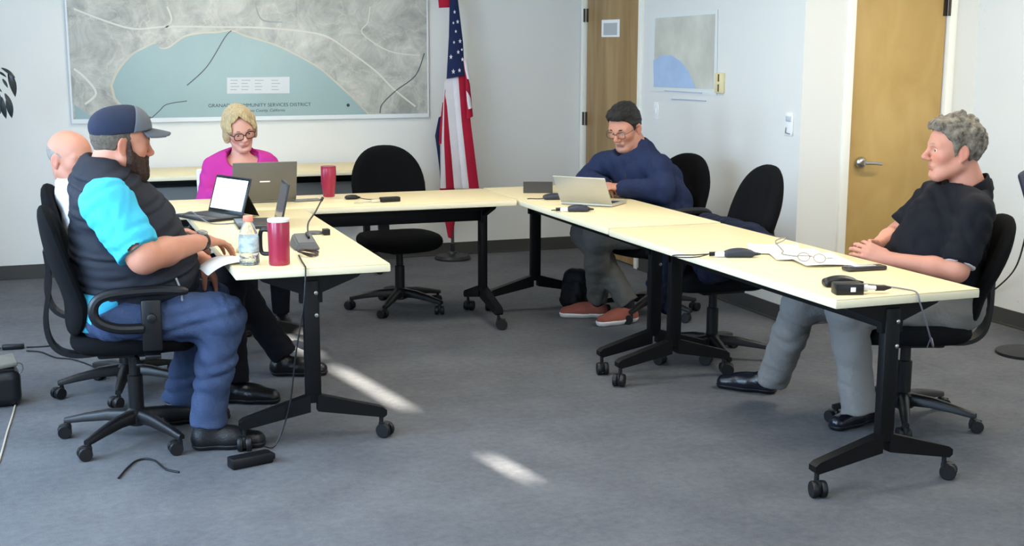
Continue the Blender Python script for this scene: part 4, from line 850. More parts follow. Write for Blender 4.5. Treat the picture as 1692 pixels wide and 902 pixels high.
def mline(name, pts, w, m, y=-.0066):
    P = smooth_path([Vector((mpx(*p)[0], y, mpx(*p)[1])) for p in pts], 5) if len(pts) > 2 else [Vector((mpx(*p)[0], y, mpx(*p)[1])) for p in pts]
    b = MB(); prev = None
    for i, p in enumerate(P):
        t = (P[min(i+1, len(P)-1)]-P[max(i-1, 0)]).normalized(); n = Vector((-t.z, 0, t.x))*w/2
        cur = [b.bm.verts.new(p+n), b.bm.verts.new(p-n), b.bm.verts.new(p-n+Vector((0, .0006, 0))), b.bm.verts.new(p+n+Vector((0, .0006, 0)))]
        if prev:
            for k in range(4): b.bm.faces.new((prev[k], prev[(k+1) % 4], cur[(k+1) % 4], cur[k]))
        prev = cur
    return b.build(name, m, mp_, smooth=False)
mline('breakwater_line', [(770, 138), (740, 170), (660, 300), (570, 385)], .007, mLine); mline('breakwater_line', [(570, 455), (480, 470), (445, 500), (402, 540)], .006, mLine)
mline('road_line', [(60, 40), (190, 90), (330, 130), (480, 120), (720, 122), (900, 125), (1080, 140), (1200, 165), (1300, 230), (1420, 320), (1500, 400), (1600, 480)], .012, mPale, -.0048)
mline('creek_line', [(1640, 240), (1600, 340), (1510, 410), (1450, 470), (1440, 510)], .008, mLine, -.0048); mline('road_line', [(60, 310), (110, 350), (160, 420), (110, 470)], .014, mPale, -.0048); mline('road_line', [(1395, 30), (1385, 100), (1360, 150), (1480, 230), (1620, 250)], .008, mPale, -.0048); mline('road_line', [(480, 30), (500, 90), (470, 130)], .01, mPale, -.0048); mline('road_line', [(880, 30), (910, 90), (1000, 100)], .008, mInk2, -.0048)
for r in range(4):
    for c0 in (765, 815, 875, 950):
        mline('legend_entry', [(c0, 362+r*14), (c0+[28, 34, 30, 40][(r+c0) % 4], 362+r*14)], .004, mInk2, -.0082)
def text(body, size, loc, m, parent, rot=(PI/2, 0, 0), name='lettering', align='CENTER', ext=.0004, shear=0., sx=1.):
    cu = bpy.data.curves.new('t', 'FONT'); cu.body = body; cu.size = size; cu.align_x = align; cu.align_y = 'CENTER'; cu.extrude = ext; cu.shear = shear
    o = bpy.data.objects.new('t', cu); C.objects.link(o); bpy.context.view_layer.update()
    me = bpy.data.meshes.new_from_object(o.evaluated_get(bpy.context.evaluated_depsgraph_get())); bpy.data.objects.remove(o)
    q = link(name, me, m, parent, False); q.location = loc; q.rotation_euler = rot; q.scale = (sx, 1, 1); return q
a, b_ = mpx(900, 474); mInk = mat('map_title_ink', '26323c', .5)
t_ = text('GRANADA COMMUNITY SERVICES DISTRICT', .034, (a, -.0068, b_), mInk, mp_, name='map_title')
wd = t_.dimensions.x; t_.scale = ((mpx(1130, 470)[0]-mpx(668, 470)[0])/max(wd, .1), 1, 1)
a, b_ = mpx(905, 498); text('San Mateo County, California', .028, (a, -.0068, b_), mInk, mp_, name='map_subtitle', shear=.2)
a, b_ = mpx(1296, 474); MB().lathe([(.012, 0), (.012, .0006)], 10, (a, -.0068, b_), Matrix.Rotation(PI/2, 3, 'X')).build('compass_mark', mInk, mp_)
mEdgeP = mat('plastic_edge', 'd4d8d8', .2, coat=.5)
for nm, c, d in (('plastic_edge', (x0+.004, -.004, (z0+z1)/2), (.012, .002, z1-z0)), ('plastic_edge', (x1-.004, -.004, (z0+z1)/2), (.012, .002, z1-z0)), ('plastic_edge', ((x0+x1)/2, -.0062, z0+.012), (x1-x0, .002, .03))): MB().box(c, d).build(nm, mEdgeP, mp_, smooth=False)
# ---- small map, thermostat, switches on the far right wall
def wallA(u, v, off=.004): p = atx(u, v, XA-off); return p
def quadA(name, pts, off, m, parent=None, th=.0015):
    P = [wallA(*p) for p in pts]; b = MB(); A = [b.bm.verts.new((XA-off, p.y, p.z)) for p in P]; B = [b.bm.verts.new((XA-off+th, p.y, p.z)) for p in P]; n = len(P)
    b.bm.faces.new(A); b.bm.faces.new(B[::-1])
    for i in range(n): b.bm.faces.new((A[i], B[i], B[(i+1) % n], A[(i+1) % n]))
    o = b.build(name, m, None, smooth=False); o.parent = parent; return o
sm = thing('paper_map', 'small pale coastal map sheet taped to the wall beside the far door', 'map', (0, 0, 0))
quadA('sheet', [(1076, 22), (1186, 16), (1184, 158), (1072, 150)], .004, mat('map_paper', 'd8dad6', .6), sm)
quadA('printed_area', [(1083, 30), (1182, 23), (1179, 147), (1080, 144)], .0056, mat('map_print', 'c2c1b4', .6, var=.14, vscale=5), sm)
quadA('sea_area', [(1081, 143), (1080, 100), (1094, 92), (1110, 91), (1125, 101), (1138, 117), (1150, 146)], .0072, mat('map_sea', 'a6bcd8', .6, var=.06), sm)
for pts in ([(1098, 149), (1130, 151), (1160, 153), (1160, 154.6), (1130, 152.6), (1098, 150.6)], [(1110, 163), (1140, 164), (1166, 166), (1166, 167.4), (1140, 165.6), (1110, 164.6)]): quadA('curled_edge', pts, .008, mat('map_fold', 'a9b3c4', .6), sm, .006)  # thin tinted strips paint the shadows of the curled paper edge
th = thing('thermostat', 'beige wall thermostat beside the small paper map', 'thermostat'); p = wallA(1191, 137); q1 = wallA(1186, 120); q2 = wallA(1197, 154)
MB().box((XA-.012, p.y, (q1.z+q2.z)/2), (.024, abs(q1.y-q2.y), abs(q1.z-q2.z)), .005).build('cover', mat('beige_plastic', 'dccfa0', .5), th)
for z in ((q1.z*.75+q2.z*.25), (q1.z*.25+q2.z*.75)): MB().box((XA-.0245, p.y-.006, z), (.004, .016, .045), .001).build('slot', mat('slot_brown', '6a4c34', .5), th)
sw = thing('light_switch', 'white light switch plate on the wall below the small paper map', 'switch'); p = wallA(1084, 183)
MB().box((XA-.003, p.y, p.z), (.006, .075, .118), .002).build('plate', mWhiteP, sw); MB().box((XA-.007, p.y, p.z), (.006, .016, .032), .002).build('toggle', mWhiteP, sw)
ic = thing('wall_phone_plate', 'small white wall plate with grey hook near the alcove corner', 'wall plate'); p = wallA(1304, 205)
MB().box((XA-.004, p.y, p.z), (.008, .08, .13), .003).build('plate', mWhiteP, ic); MB().box((XA-.011, p.y, p.z+.03), (.01, .05, .03), .004).build('knob', mat('pale_grey_plastic', 'b9bfc6', .5), ic); MB().tube([(XA-.008, p.y+.025, p.z-.02), (XA-.015, p.y+.02, p.z-.05), (XA-.008, p.y-.02, p.z-.055)], .003).build('hook', mGreyP, ic)
# ================================================================== FLAG
fp = atz(748, 428); fb = thing('flag_stand', 'United States flag furled on a pole in a round dark floor stand', 'flag', tuple(fp))
MB().lathe([(.0, 0), (.135, 0), (.135, .012), (.12, .03), (.04, .045), (.03, .06), (.016, .062), (.016, .12), (.0, .12)][1:-1], 28).build('base', mat('stand_dark', '1b1c20', .4), fb)
MB().tube([(0, 0, .05), (0, 0, 2.3)], .0125, 10).build('pole', mat('pole_steel', '6d6d6a', .35, metal=.8), fb)
fy = fp.y
def fl(u, v): p = aty(u, v, fy-.03); return p.x-fp.x, p.z
mRed = cloth('flag_red', 'a51d35', .8, .2, 60, .08); mWht = cloth('flag_white', 'd8d3d6', .8, .2, 60, .05); mBlu = cloth('flag_blue', '1e2749', .8, .2, 60, .1)
def strip(name, L_, R_, m, ph, parent=fb, amp=.03, nseg=6, y0=-.02, freq=2.2):
    # L_, R_ : pixel polylines (top to bottom) of the left and right border
    b = MB(); n = 14
    def samp(pl, t):
        k = t*(len(pl)-1); i = min(int(k), len(pl)-2); f_ = k-i; a = fl(*pl[i]); c = fl(*pl[i+1]); return a[0]+(c[0]-a[0])*f_, a[1]+(c[1]-a[1])*f_
    F, Bk = [], []
    for i in range(n+1):
        a = samp(L_, i/n); c = samp(R_, i/n); ra, rb = [], []
        for j in range(nseg+1):
            s = j/nseg; x = a[0]+(c[0]-a[0])*s; z = a[1]+(c[1]-a[1])*s; y = y0-amp*math.sin(ph+freq*s)*(0.35+.65*i/n)
            ra.append(b.bm.verts.new((x, y, z))); rb.append(b.bm.verts.new((x, y+.002, z)))
        F.append(ra); Bk.append(rb)
    for i in range(n):
        for j in range(nseg):
            b.bm.faces.new((F[i][j], F[i][j+1], F[i+1][j+1], F[i+1][j])); b.bm.faces.new((Bk[i][j], Bk[i+1][j], Bk[i+1][j+1], Bk[i][j+1]))
        for A in (0, nseg): b.bm.faces.new((F[i][A], Bk[i][A], Bk[i+1][A], F[i+1][A]))
    for j in range(nseg):
        for A in (0, n): b.bm.faces.new((F[A][j], F[A][j+1], Bk[A][j+1], Bk[A][j]))
    return b.build(name, m, parent, ang=60)
cn = strip('canton', [(743, -25), (741, 60), (737, 130)], [(753, -25), (764, 70), (766, 124)], mBlu, .3, y0=-.035)
strip('white_stripe', [(737, 128), (732, 215), (727, 311)], [(752, 126), (758, 215), (768, 311)], mWht, 2.2, amp=.01, y0=-.03)
strip('white_stripe', [(734, 135), (730, 220), (727, 311)], [(741, 130), (740, 220), (738, 311)], mWht, 2.6, amp=.01, y0=-.032, nseg=3)
strip('red_stripe', [(734, 150), (733, 230), (736, 311)], [(741, 140), (748, 230), (754, 311)], mRed, 1.2, amp=.03, y0=-.022, nseg=4)
strip('red_stripe', [(752, 126), (757, 200), (770, 311)], [(768, 110), (778, 205), (791, 311)], mRed, .4, amp=.025, y0=-.025)
strip('white_stripe', [(748, 128), (755, 215), (764, 311)], [(757, 124), (765, 215), (775, 311)], mWht, .2, amp=.02, y0=-.028, nseg=4)
strip('red_stripe', [(763, 95), (767, 130), (769, 196)], [(769, 112), (775, 140), (780, 192)], mRed, .8, amp=.02, y0=-.05, nseg=4)
strip('white_stripe', [(764, 100), (766, 115), (769, 130)], [(770, 98), (773, 118), (776, 132)], mWht, .8, amp=.02, y0=-.055, nseg=3)
strip('white_stripe', [(768, 150), (769, 165), (771, 180)], [(773, 148), (776, 165), (778, 178)], mWht, .8, amp=.02, y0=-.057, nseg=3)
strip('blue_fold', [(728, 195), (722, 225), (727, 262)], [(735, 190), (730, 225), (731, 300)], mBlu, .5, amp=.01, y0=.02, nseg=3)
strip('red_stripe', [(733, 170), (728, 215), (727, 240)], [(738, 165), (736, 215), (735, 235)], mRed, .5, amp=.01, y0=-.0, nseg=3)
strip('red_stripe', [(727, 311), (732, 350), (740, 392)], [(752, 311), (756, 350), (747, 395)], mRed, 1.0, amp=.02, y0=-.02, nseg=4)
strip('white_stripe', [(738, 335), (744, 352), (752, 366)], [(758, 330), (766, 350), (764, 362)], mWht, 1.0, amp=.02, y0=-.045, nseg=3)
strip('blue_fold', [(760, 320), (760, 335), (762, 352)], [(774, 320), (774, 335), (770, 352)], mBlu, 1.0, amp=.02, y0=-.02, nseg=3)
strip('red_stripe', [(724, -20), (726, 0), (727, 13)], [(750, -20), (749, 0), (748, 12)], mRed, .5, amp=.01, y0=.0, nseg=3)
for (u, v, s) in ((748, 20, .9), (753, 36, 1), (750, 52, .8), (757, 68, 1.1), (747, 70, .8), (754, 86, 1), (742, 94, 1.2), (761, 98, 1), (746, 118, 1.2), (756, 116, 1), (746, 38, .7), (760, 82, .7)):
    x, z = fl(u, v); b = MB(); r = .016*s; b.prism([(x+(r if k % 2 == 0 else r*.42)*math.sin(PI*k/5)*.75, z+(r if k % 2 == 0 else r*.42)*math.cos(PI*k/5)) for k in range(10)], -.076, -.074, 'y'); b.build('star', mWht, cn, smooth=False)
# ================================================================== LAPTOPS
def laptop(name, label, loc, ang, w, d, lid_h, openang, body, back, screen=None, logo=None, kick=False, th=.014):
    """loc: centre of the hinge on the table; ang: direction the screen faces"""
    t = thing(name, label, 'laptop', loc, ang)
    base = MB().box((d/2, 0, th/2+.002), (d, w, th), .004).build('base', body, t)
    MB().box((d*.42, 0, th+.0025), (d*.5, w*.9, .002), .0005).build('keyboard', mat('keys_dark', '1a1b1f', .5), base)
    MB().box((d*.83, 0, th+.0023), (d*.24, w*.34, .001), .0003).build('touchpad', mat('touchpad_'+body.name, '55575c' if body.name != 'laptop_silver' else 'b4b4b2', .35), base)
    a = openang-PI/2; R = Matrix.Rotation(-a, 3, 'Y'); lid = MB(); c = R @ Vector((0, 0, lid_h/2)); lid.box((c.x, 0, c.z+th), (.007, w, lid_h), .003, R); lo = lid.build('lid', back, t)
    n = R @ Vector((1, 0, 0))
    MB().box((c.x+n.x*.0035, 0, c.z+th+n.z*.0035), (.0012, w-.012, lid_h-.014), .0003, R).build('bezel', mat('bezel_black', '0a0a0c', .2), lo)
    MB().box((c.x+n.x*.0043, 0, c.z+th+n.z*.0043+.002), (.0008, w-.03, lid_h-.034), 0, R).build('screen', screen or mat('screen_dark', '1c2026', .12), lo)
    if logo: MB().box((c.x-n.x*.0038, 0, c.z+th-n.z*.0038), (.0008, .055, .007), 0, R).build('logo_bar', logo, lo)
    if kick:
        e = R @ Vector((0, 0, lid_h*.62)); b = MB(); p = [Vector((e.x-.004, s*w*.42, e.z+th)) for s in (-1, 1)]+[Vector((-.11, s*w*.42, .003)) for s in (1, -1)]
        A = [b.bm.verts.new(q) for q in p]; B = [b.bm.verts.new(q+Vector((-.004, 0, 0))) for q in p]; b.bm.faces.new(A); b.bm.faces.new(B[::-1])
        for i in range(4): b.bm.faces.new((A[i], B[i], B[(i+1) % 4], A[(i+1) % 4]))
        b.build('kickstand', mPlas, t)
    return t
mLapG = mat('laptop_grey', '6f6b62', .45, metal=.3); mLapS = mat('laptop_silver', 'bcb8ac', .4, metal=.35); mLapD = mat('laptop_dark', '25272c', .4)
mScr = mat('screen_lit', 'dff2f2', .3, emit='e6fbfb', estr=.75)
laptop('laptop', 'large grey laptop with its lid towards us in front of the woman in pink', (1.185, 7.075, TH), PI/2, .345, .235, .218, PI*.58, mLapG, mLapG, logo=mat('logo_pale', 'd8d6cf', .4, emit='ffffff', estr=.25))
laptop('tablet_laptop', 'dark tablet laptop with kickstand and bright white screen', (.905, 6.585, TH), math.atan2(-.43, -.9), .305, .20, .19, PI*.60, mLapD, mLapD, screen=mScr, kick=True)
laptop('laptop', 'dark laptop seen edge-on behind the large red tumbler', (1.10, 6.20, TH), PI-.07, .29, .2, .195, PI*.57, mat('laptop_gunmetal', '3a3b40', .3, metal=.5), mat('laptop_gunmetal', '3a3b40'), screen=mat('screen_glossy_grey', '50555c', .08))
laptop('laptop', 'silver laptop with its lid towards us under the gaze of the man in navy', (2.785, 6.375, TH), math.atan2(.68, .73), .30, .21, .185, PI*.70, mLapS, mLapS)
# ================================================================== TABLE THINGS
mTumb = mat('tumbler_red', '9c2440', .3, coat=.3)
def tumbler(name, label, loc, r0, r1, hh, handle=None, lid=mWhiteP):
    t = thing(name, label, 'tumbler', loc, 0)
    MB().lathe([(r0*.9, 0), (r0, .006), (r0, .02), (r1*.98, hh*.5), (r1, hh-.008), (r1*.96, hh-.002)], 32).build('cup', mTumb, t)
    MB().lathe([(r1*.97, hh-.004), (r1*1.0, hh+.002), (r1*.98, hh+.008), (r1*.5, hh+.009)], 32).build('lid', lid, t)
    if handle:
        d = Vector((math.cos(handle), math.sin(handle), 0)); P = [d*(r1-.004)+Vector((0, 0, hh*.78)), d*(r1+.028)+Vector((0, 0, hh*.76)), d*(r1+.034)+Vector((0, 0, hh*.5)), d*(r1+.028)+Vector((0, 0, hh*.26)), d*(r1-.004)+Vector((0, 0, hh*.24))]
        MB().tube(smooth_path(P, 6), .0085, 10).build('handle', mPlas, t)
    return t
tumbler('tumbler', 'large red tumbler with black handle and white lid next to the plastic bottle', (.895, 5.045, TH), .041, .043, .174, handle=2.6)
tumbler('tumbler', 'tall red tumbler without handle beside the grey laptop of the woman', (1.578, 7.25, TH), .033, .043, .165, lid=mTumb)
bt = thing('plastic_bottle', 'clear plastic bottle with salmon cap standing on the table edge', 'bottle', (.785, 5.09, TH)); hb = .172
mPET = mat('clear_plastic', (.93, .97, .98), .06, trans=.95, ior=1.3)
bs = 1.1
prof = [(.03, 0), (.036, .006), (.036, .018), (.0345, .022), (.036, .026), (.036, .04), (.0345, .043), (.036, .047), (.036, .10), (.034, .106), (.028, .125), (.018, .146), (.0135, .152), (.0135, .158)]
MB().lathe([(r*bs, q*bs) for r, q in prof], 28).build('bottle_body', mPET, bt); MB().lathe([(.0362*bs, .048*bs), (.0367*bs, .049*bs), (.0367*bs, .098*bs), (.0362*bs, .099*bs)], 28).build('label_wrap', mat('label_pale', 'b9cdd2', .4, var=.3, vscale=60), bt)
MB().lathe([(.017*bs, .154*bs), (.018*bs, .156*bs), (.018*bs, .172*bs), (.016*bs, .175*bs)], 24).build('cap', mat('cap_salmon', 'ef8f74', .45), bt)
MB().lathe([(.032, .003), (.033, .03), (.033, .06), (.032, .0605)], 24).build('water', mat('water', (.9, .96, 1), .02, trans=1, ior=1.33), bt)
def pod(name, label, loc, ang, L=.11, wd=.055, ht=.032, m=None, adapter=True, wire=None, cat='microphone'):
    t = thing(name, label, cat, loc, ang); S_ = Sdf(V(-L, -wd, -.005), V(L, wd, ht*1.6), .003); S_.box((0, 0, ht*.42), (L*.5, wd*.46, ht*.42), None, .012, .008); S_.ell((.0, 0, ht*.75), (L*.4, wd*.4, ht*.45), None, .012); S_.rc((L*.4, 0, ht*.45), (L*.72, 0, ht*.4), .011, .005, .01); S_.plane((0, 0, .0005), (0, 0, -1)); S_.mesh('pod_body', m or mat('pod_dark', '2a2e38', .5), t)
    if adapter:
        MB().box((-L*.5-.018, 0, .012), (.04, .026, .02), .004).build('adapter', mWhiteP, t); MB().tube([(-L*.5-.03, 0, .014), (-L*.5-.06, .004, .012)], .009, 10).build('plug', mPlas, t)
    if wire: MB().tube(smooth_path(wire, 8), .0025, 6).build('wire', mCable, t)
    return t
pod('microphone_pod', 'dark microphone pod with white adapter and wire loop beside the papers', (2.69, 4.60, TH), -.35, .12, wire=[(-.12, .004, .012), (-.17, -.02, .004), (-.23, -.03, .003), (-.27, .0, .003), (-.25, .03, .003), (-.18, .035, .003), (-.11, .02, .01)])
pod('microphone_pod', 'dark microphone pod with white adapter in front of the silver laptop', (2.645, 6.16, TH), -.3, .11, wire=[(-.12, .0, .01), (-.135, .03, .004), (-.11, .04, .004), (-.07, .03, .004)])
pod('microphone_pod', 'low dark microphone pod lying beside the black tent plate', (2.735, 6.70, TH), -.2, .13, .07, .03, adapter=False, wire=[(-.06, .0, .008), (-.09, .02, .003), (-.13, .035, .003), (-.15, .03, .003)])
pod('microphone_pod', 'black rounded microphone pod at the table end with a trailing cord', (2.70, 3.905, TH), -.25, .12, .06, .034, m=mPlas, adapter=False)
pod('microphone_pod', 'small dark microphone pod to the right of the tall red tumbler', (1.665, 7.08, TH), 0, .07, .05, .022, m=mPlas, adapter=False, wire=[(.05, 0, .006), (.07, -.03, .003), (.09, -.06, .003), (.13, -.07, .003), (.17, -.06, .004)])
a = thing('cable_adapter', 'black rectangular cable adapter with beige plugs on the cross table', 'adapter', (1.84, 6.90, TH), .12); MB().box((0, 0, .013), (.11, .045, .026), .004).build('housing', mPlas, a); MB().box((-.085, 0, .009), (.05, .02, .016), .004).build('plug', mat('beige_plug', 'cfc6ae', .5), a); MB().tube(smooth_path([(-.11, 0, .008), (-.15, .03, .003), (-.19, .03, .003), (-.2, 0, .003), (-.16, -.01, .003)]), .003).build('wire', mat('beige_wire', 'b8ae98', .5), a)
a = thing('microphone_box', 'black box with white button and jack plug at the table corner', 'adapter', (2.645, 3.775, TH), -.28); MB().box((0, 0, .02), (.1, .06, .04), .005).build('housing', mPlas, a); MB().box((.01, -.031, .02), (.018, .003, .016), .001).build('button', mWhiteP, a)
b = MB(); b.lathe([(.012, 0), (.013, .02), (.008, .024), (.008, .05)], 14, (.05, 0, .02), Matrix.Rotation(PI/2, 3, 'Y')); b.build('jack_collar', mWhiteP, a); MB().lathe([(.011, 0), (.011, .03), (.003, .055)], 14, (.1, 0, .02), Matrix.Rotation(PI/2, 3, 'Y')).build('jack_plug', mat('plug_brown', '2a1c1c', .5), a)
tag(MB().box((2.99, 4.165, TH+.009), (.17, .055, .018), .006, Matrix.Rotation(-.05, 3, 'Z')).build('handheld_recorder', mat('recorder_dark', '2b2322', .35, coat=.4), None), 'dark handheld recorder lying by the clasped hands', 'recorder')
r_ = bpy.data.objects['handheld_recorder']; MB().box((2.985, 4.165, TH+.0185), (.09, .035, .002), .0005, Matrix.Rotation(-.05, 3, 'Z')).build('recorder_screen', mat('recorder_glass', 'c9ccd0', .1), r_)  # pale panel paints the white glare onto the dark recorder
tag(MB().box((1.418, 7.085, TH+.005), (.15, .072, .009), .004, Matrix.Rotation(.12, 3, 'Z')).build('smartphone', mat('phone_grey', '6c6c6a', .25), None), 'grey smartphone lying beside the grey laptop', 'phone')
tp = thing('tent_plate', 'black tent-shaped name plate standing on the far table end', 'name plate', (2.775, 7.06, TH), -.35); MB().prism([(-.045, 0), (.045, 0), (.006, .062), (-.006, .062)], -.085, .085, 'y').build('plate_body', mPlas, tp); tp.rotation_euler = (0, 0, PI/2-.35)
# gooseneck microphone
gm = thing('gooseneck_microphone', 'gooseneck microphone on a grey trapezoid base beside the large red tumbler', 'microphone', (1.07, 5.43, TH), 0)
b = MB(); bmv = [b.bm.verts.new(p) for p in ((-.055, -.08, 0), (.055, -.08, 0), (.06, .09, 0), (-.05, .09, 0), (-.04, -.06, .03), (.04, -.06, .03), (.045, .075, .055), (-.035, .075, .055))]
for f_ in ((3, 2, 1, 0), (4, 5, 6, 7), (0, 1, 5, 4), (1, 2, 6, 5), (2, 3, 7, 6), (3, 0, 4, 7)): b.bm.faces.new([bmv[i] for i in f_])
bmesh.ops.bevel(b.bm, geom=list(b.bm.edges), offset=.006, segments=2, affect='EDGES'); b.build('base', mat('mic_base_grey', '58595a', .5), gm); MB().box((.02, .02, .05), (.008, .06, .012), .002, Matrix.Rotation(.2, 3, 'X')).build('talk_switch', mPlas, gm)
tip = aty(533, 327, 5.75)-Vector((1.07, 5.43, TH)); st = smooth_path([(.03, .06, .05), (.045, .12, .09), (.5*(tip.x+.04), .5*(tip.y+.1), .5*tip.z+.04), tuple(tip)], 8); MB().tube(st, .0038, 8).build('gooseneck', mat('gooseneck_dark', '2b2623', .4), gm); MB().tube([st[-3], st[-1]], .0065, 10).build('capsule', mPlas, gm)
b = MB(); rs = random.Random(3)
b.tube(smooth_path([(1.05+.035*math.cos(k*1.9)*(1+.3*rs.random()), 5.235+.05*math.sin(k*1.9)*(1+.4*rs.random()), TH+.006+.006*(k % 3)) for k in range(12)], 5), .0035, 6); tag(b.build('cable_coil', mat('coil_brown', '3a2824', .5), None), 'tangle of dark cable between the red tumbler and the table end', 'cable')
p = [(1.0, 5.19, TH+.008), (.985, 5.05, TH+.006), (.975, 4.95, TH+.006), (.972, 4.918, TH-.01), (.96, 4.91, .6), (.93, 4.94, .4), (.91, 4.98, .2), (.88, 5.0, .08), (.84, 4.99, .012), (.80, 4.985, .02)]
tag(MB().tube(smooth_path(p, 8), .0035, 6).build('hanging_cable', mCable, None), 'thin dark cable hanging from the table end down to the power brick', 'cable')
pb = atz(414, 768); o = thing('power_brick', 'black power brick on the carpet below the table with the bottle', 'power brick', tuple(pb), .28); MB().box((0, 0, .022), (.17, .06, .044), .008).build('housing', mPlas, o); MB().box((.09, 0, .02), (.02, .03, .026), .006).build('strain_relief', mPlas, o)
a = atz(520, 386, TH); tag(MB().lathe([(.0, 0.), (.04, 0), (.042, .004), (.036, .01), (.012, .012)][1:], 24, (a.x, a.y, TH)).build('flat_puck', mat('puck_grey', '4a4a48', .4), None), 'flat grey disc puck on the table behind the gooseneck base', 'puck')
a = atz(539, 388, TH); tag(MB().box((a.x, a.y, TH+.014), (.03, .04, .027), .003).build('cable_block', mPlas, None), 'small black cube-shaped plug beside the flat grey disc', 'plug')
# papers
def sheet(name, label, pts, m, wav=.002, th=.0006, n=8, zf=None, parent=None):
    b = MB(); P = [Vector(p) for p in pts]; F, Bk = [], []
    for i in range(n+1):
        r1, r2 = [], []
        for j in range(n+1):
            u, v = i/n, j/n; q = (P[0]*(1-u)*(1-v)+P[1]*u*(1-v)+P[2]*u*v+P[3]*(1-u)*v); q.z += wav*(math.sin(u*5+v*3)+1)
            if zf: q = zf(q, u, v)
            r1.append(b.bm.verts.new(q+Vector((0, 0, th)))); r2.append(b.bm.verts.new(q))
        F.append(r1); Bk.append(r2)
    for i in range(n):
        for j in range(n): b.bm.faces.new((F[i][j], F[i+1][j], F[i+1][j+1], F[i][j+1])); b.bm.faces.new((Bk[i][j], Bk[i][j+1], Bk[i+1][j+1], Bk[i+1][j]))
        for A, B in (((i, 0), (i+1, 0)), ((i, n), (i+1, n)), ((0, i), (0, i+1)), ((n, i), (n, i+1))): b.bm.faces.new((F[A[0]][A[1]], Bk[A[0]][A[1]], Bk[B[0]][B[1]], F[B[0]][B[1]]))
    o = b.build(name, m, parent, ang=80)
    if label: tag(o, label, 'paper')
    return o
z = TH+.001
def letter(cx, cy, a, z): return [(*(Vector((cx, cy))+rot2((sx*.108, sy*.14), a)), z) for sx, sy in ((-1, -1), (1, -1), (1, 1), (-1, 1))]
sheet('paper_sheet', 'loose white sheet farthest from the clasped hands, under the cable end', letter(2.93, 4.72, -.5, z), mWhite); sheet('paper_sheet', 'middle white sheet of the loose papers, overlapping both others', letter(2.93, 4.55, -.35, z+.003), mWhite); sheet('paper_sheet', 'white sheet nearest the clasped hands, under the spectacles', letter(2.94, 4.40, -.2, z+.006), mWhite)
def eyeglass(loc, a):
    t = thing('spectacles', 'folded wire spectacles lying on the loose white papers', 'spectacles', loc, a); m = mat('wire_brass', '8a7450', .35, metal=.6)
    for s in (-1, 1):
        MB().tube([(s*.032+.024*math.cos(k*PI/8), .0, .018+.017*math.sin(k*PI/8)) for k in range(16)], .0016, 6, closed=True).build('rim', m, t); MB().tube(smooth_path([(s*.058, 0, .022), (s*.058, .06, .012), (s*.045, .13, .003)]), .0015, 6).build('temple', m, t)
    MB().tube(smooth_path([(-.008, 0, .02), (0, .002, .024), (.008, 0, .02)]), .0016, 6).build('bridge', m, t)
eyeglass((2.86, 4.33, TH+.012), -.9)
tag(MB().tube(smooth_path([(2.98, 4.79, TH+.012), (3.0, 4.76, TH+.03), (3.03, 4.80, TH+.035), (3.01, 4.84, TH+.016), (2.95, 4.70, TH+.008), (2.9, 4.6, TH+.014), (2.86, 4.54, TH+.012), (2.88, 4.46, TH+.014)]), .0026, 6).build('earphone_cable', mat('wire_taupe', '8d8577', .5), None), 'thin taupe cable curling over the loose white papers', 'cable')
tag(MB().tube(smooth_path([(2.75, 3.885, TH+.012), (2.83, 3.84, TH+.006), (2.87, 3.75, TH+.006), (2.875, 3.695, TH+.004), (2.88, 3.68, TH-.03), (2.93, 3.70, .62), (3.02, 3.78, .53), (3.14, 3.92, .475), (3.24, 4.06, .47), (3.32, 4.18, .40)]), .003, 6).build('cord', mat('cord_mauve', '6e6a70', .5), None), 'grey cord draping over the table end towards the leaning chair', 'cable')
def droop(q, u, v):
    over = .705-q.x
    if over > 0: q.z -= over*over*4.2; q.z += .0
    return q
sheet('napkin', 'crumpled white paper napkin hanging over the table edge beside the bottle', [(.60, 5.27, z), (.62, 5.05, z), (.775, 5.09, z), (.765, 5.25, z)], mWhite, .006, zf=droop)
ms = thing('computer_mouse', 'pale computer mouse under the hand of the capped man', 'mouse', (.82, 5.42, TH), .7); S_ = Sdf(V(-.07, -.05, -.01), V(.07, .05, .05), .003); S_.ell((0, 0, .006), (.05, .03, .026)); S_.plane((0, 0, .001), (0, 0, -1)); S_.mesh('shell', mat('mouse_cream', 'd8cfae', .4), ms); MB().box((.025, 0, .027), (.016, .006, .008), .002).build('scroll_wheel', mGreyP, ms)
tag(MB().tube(smooth_path([(.72, 6.70, TH+.004), (.69, 6.55, TH+.02), (.72, 6.42, TH+.05), (.75, 6.36, TH+.03), (.80, 6.30, TH+.004), (.90, 6.28, TH+.004), (1.0, 6.38, TH+.004)]), .003, 6).build('charging_cable', mCable2, None), 'grey charging cable looping beside the tablet laptop', 'cable')
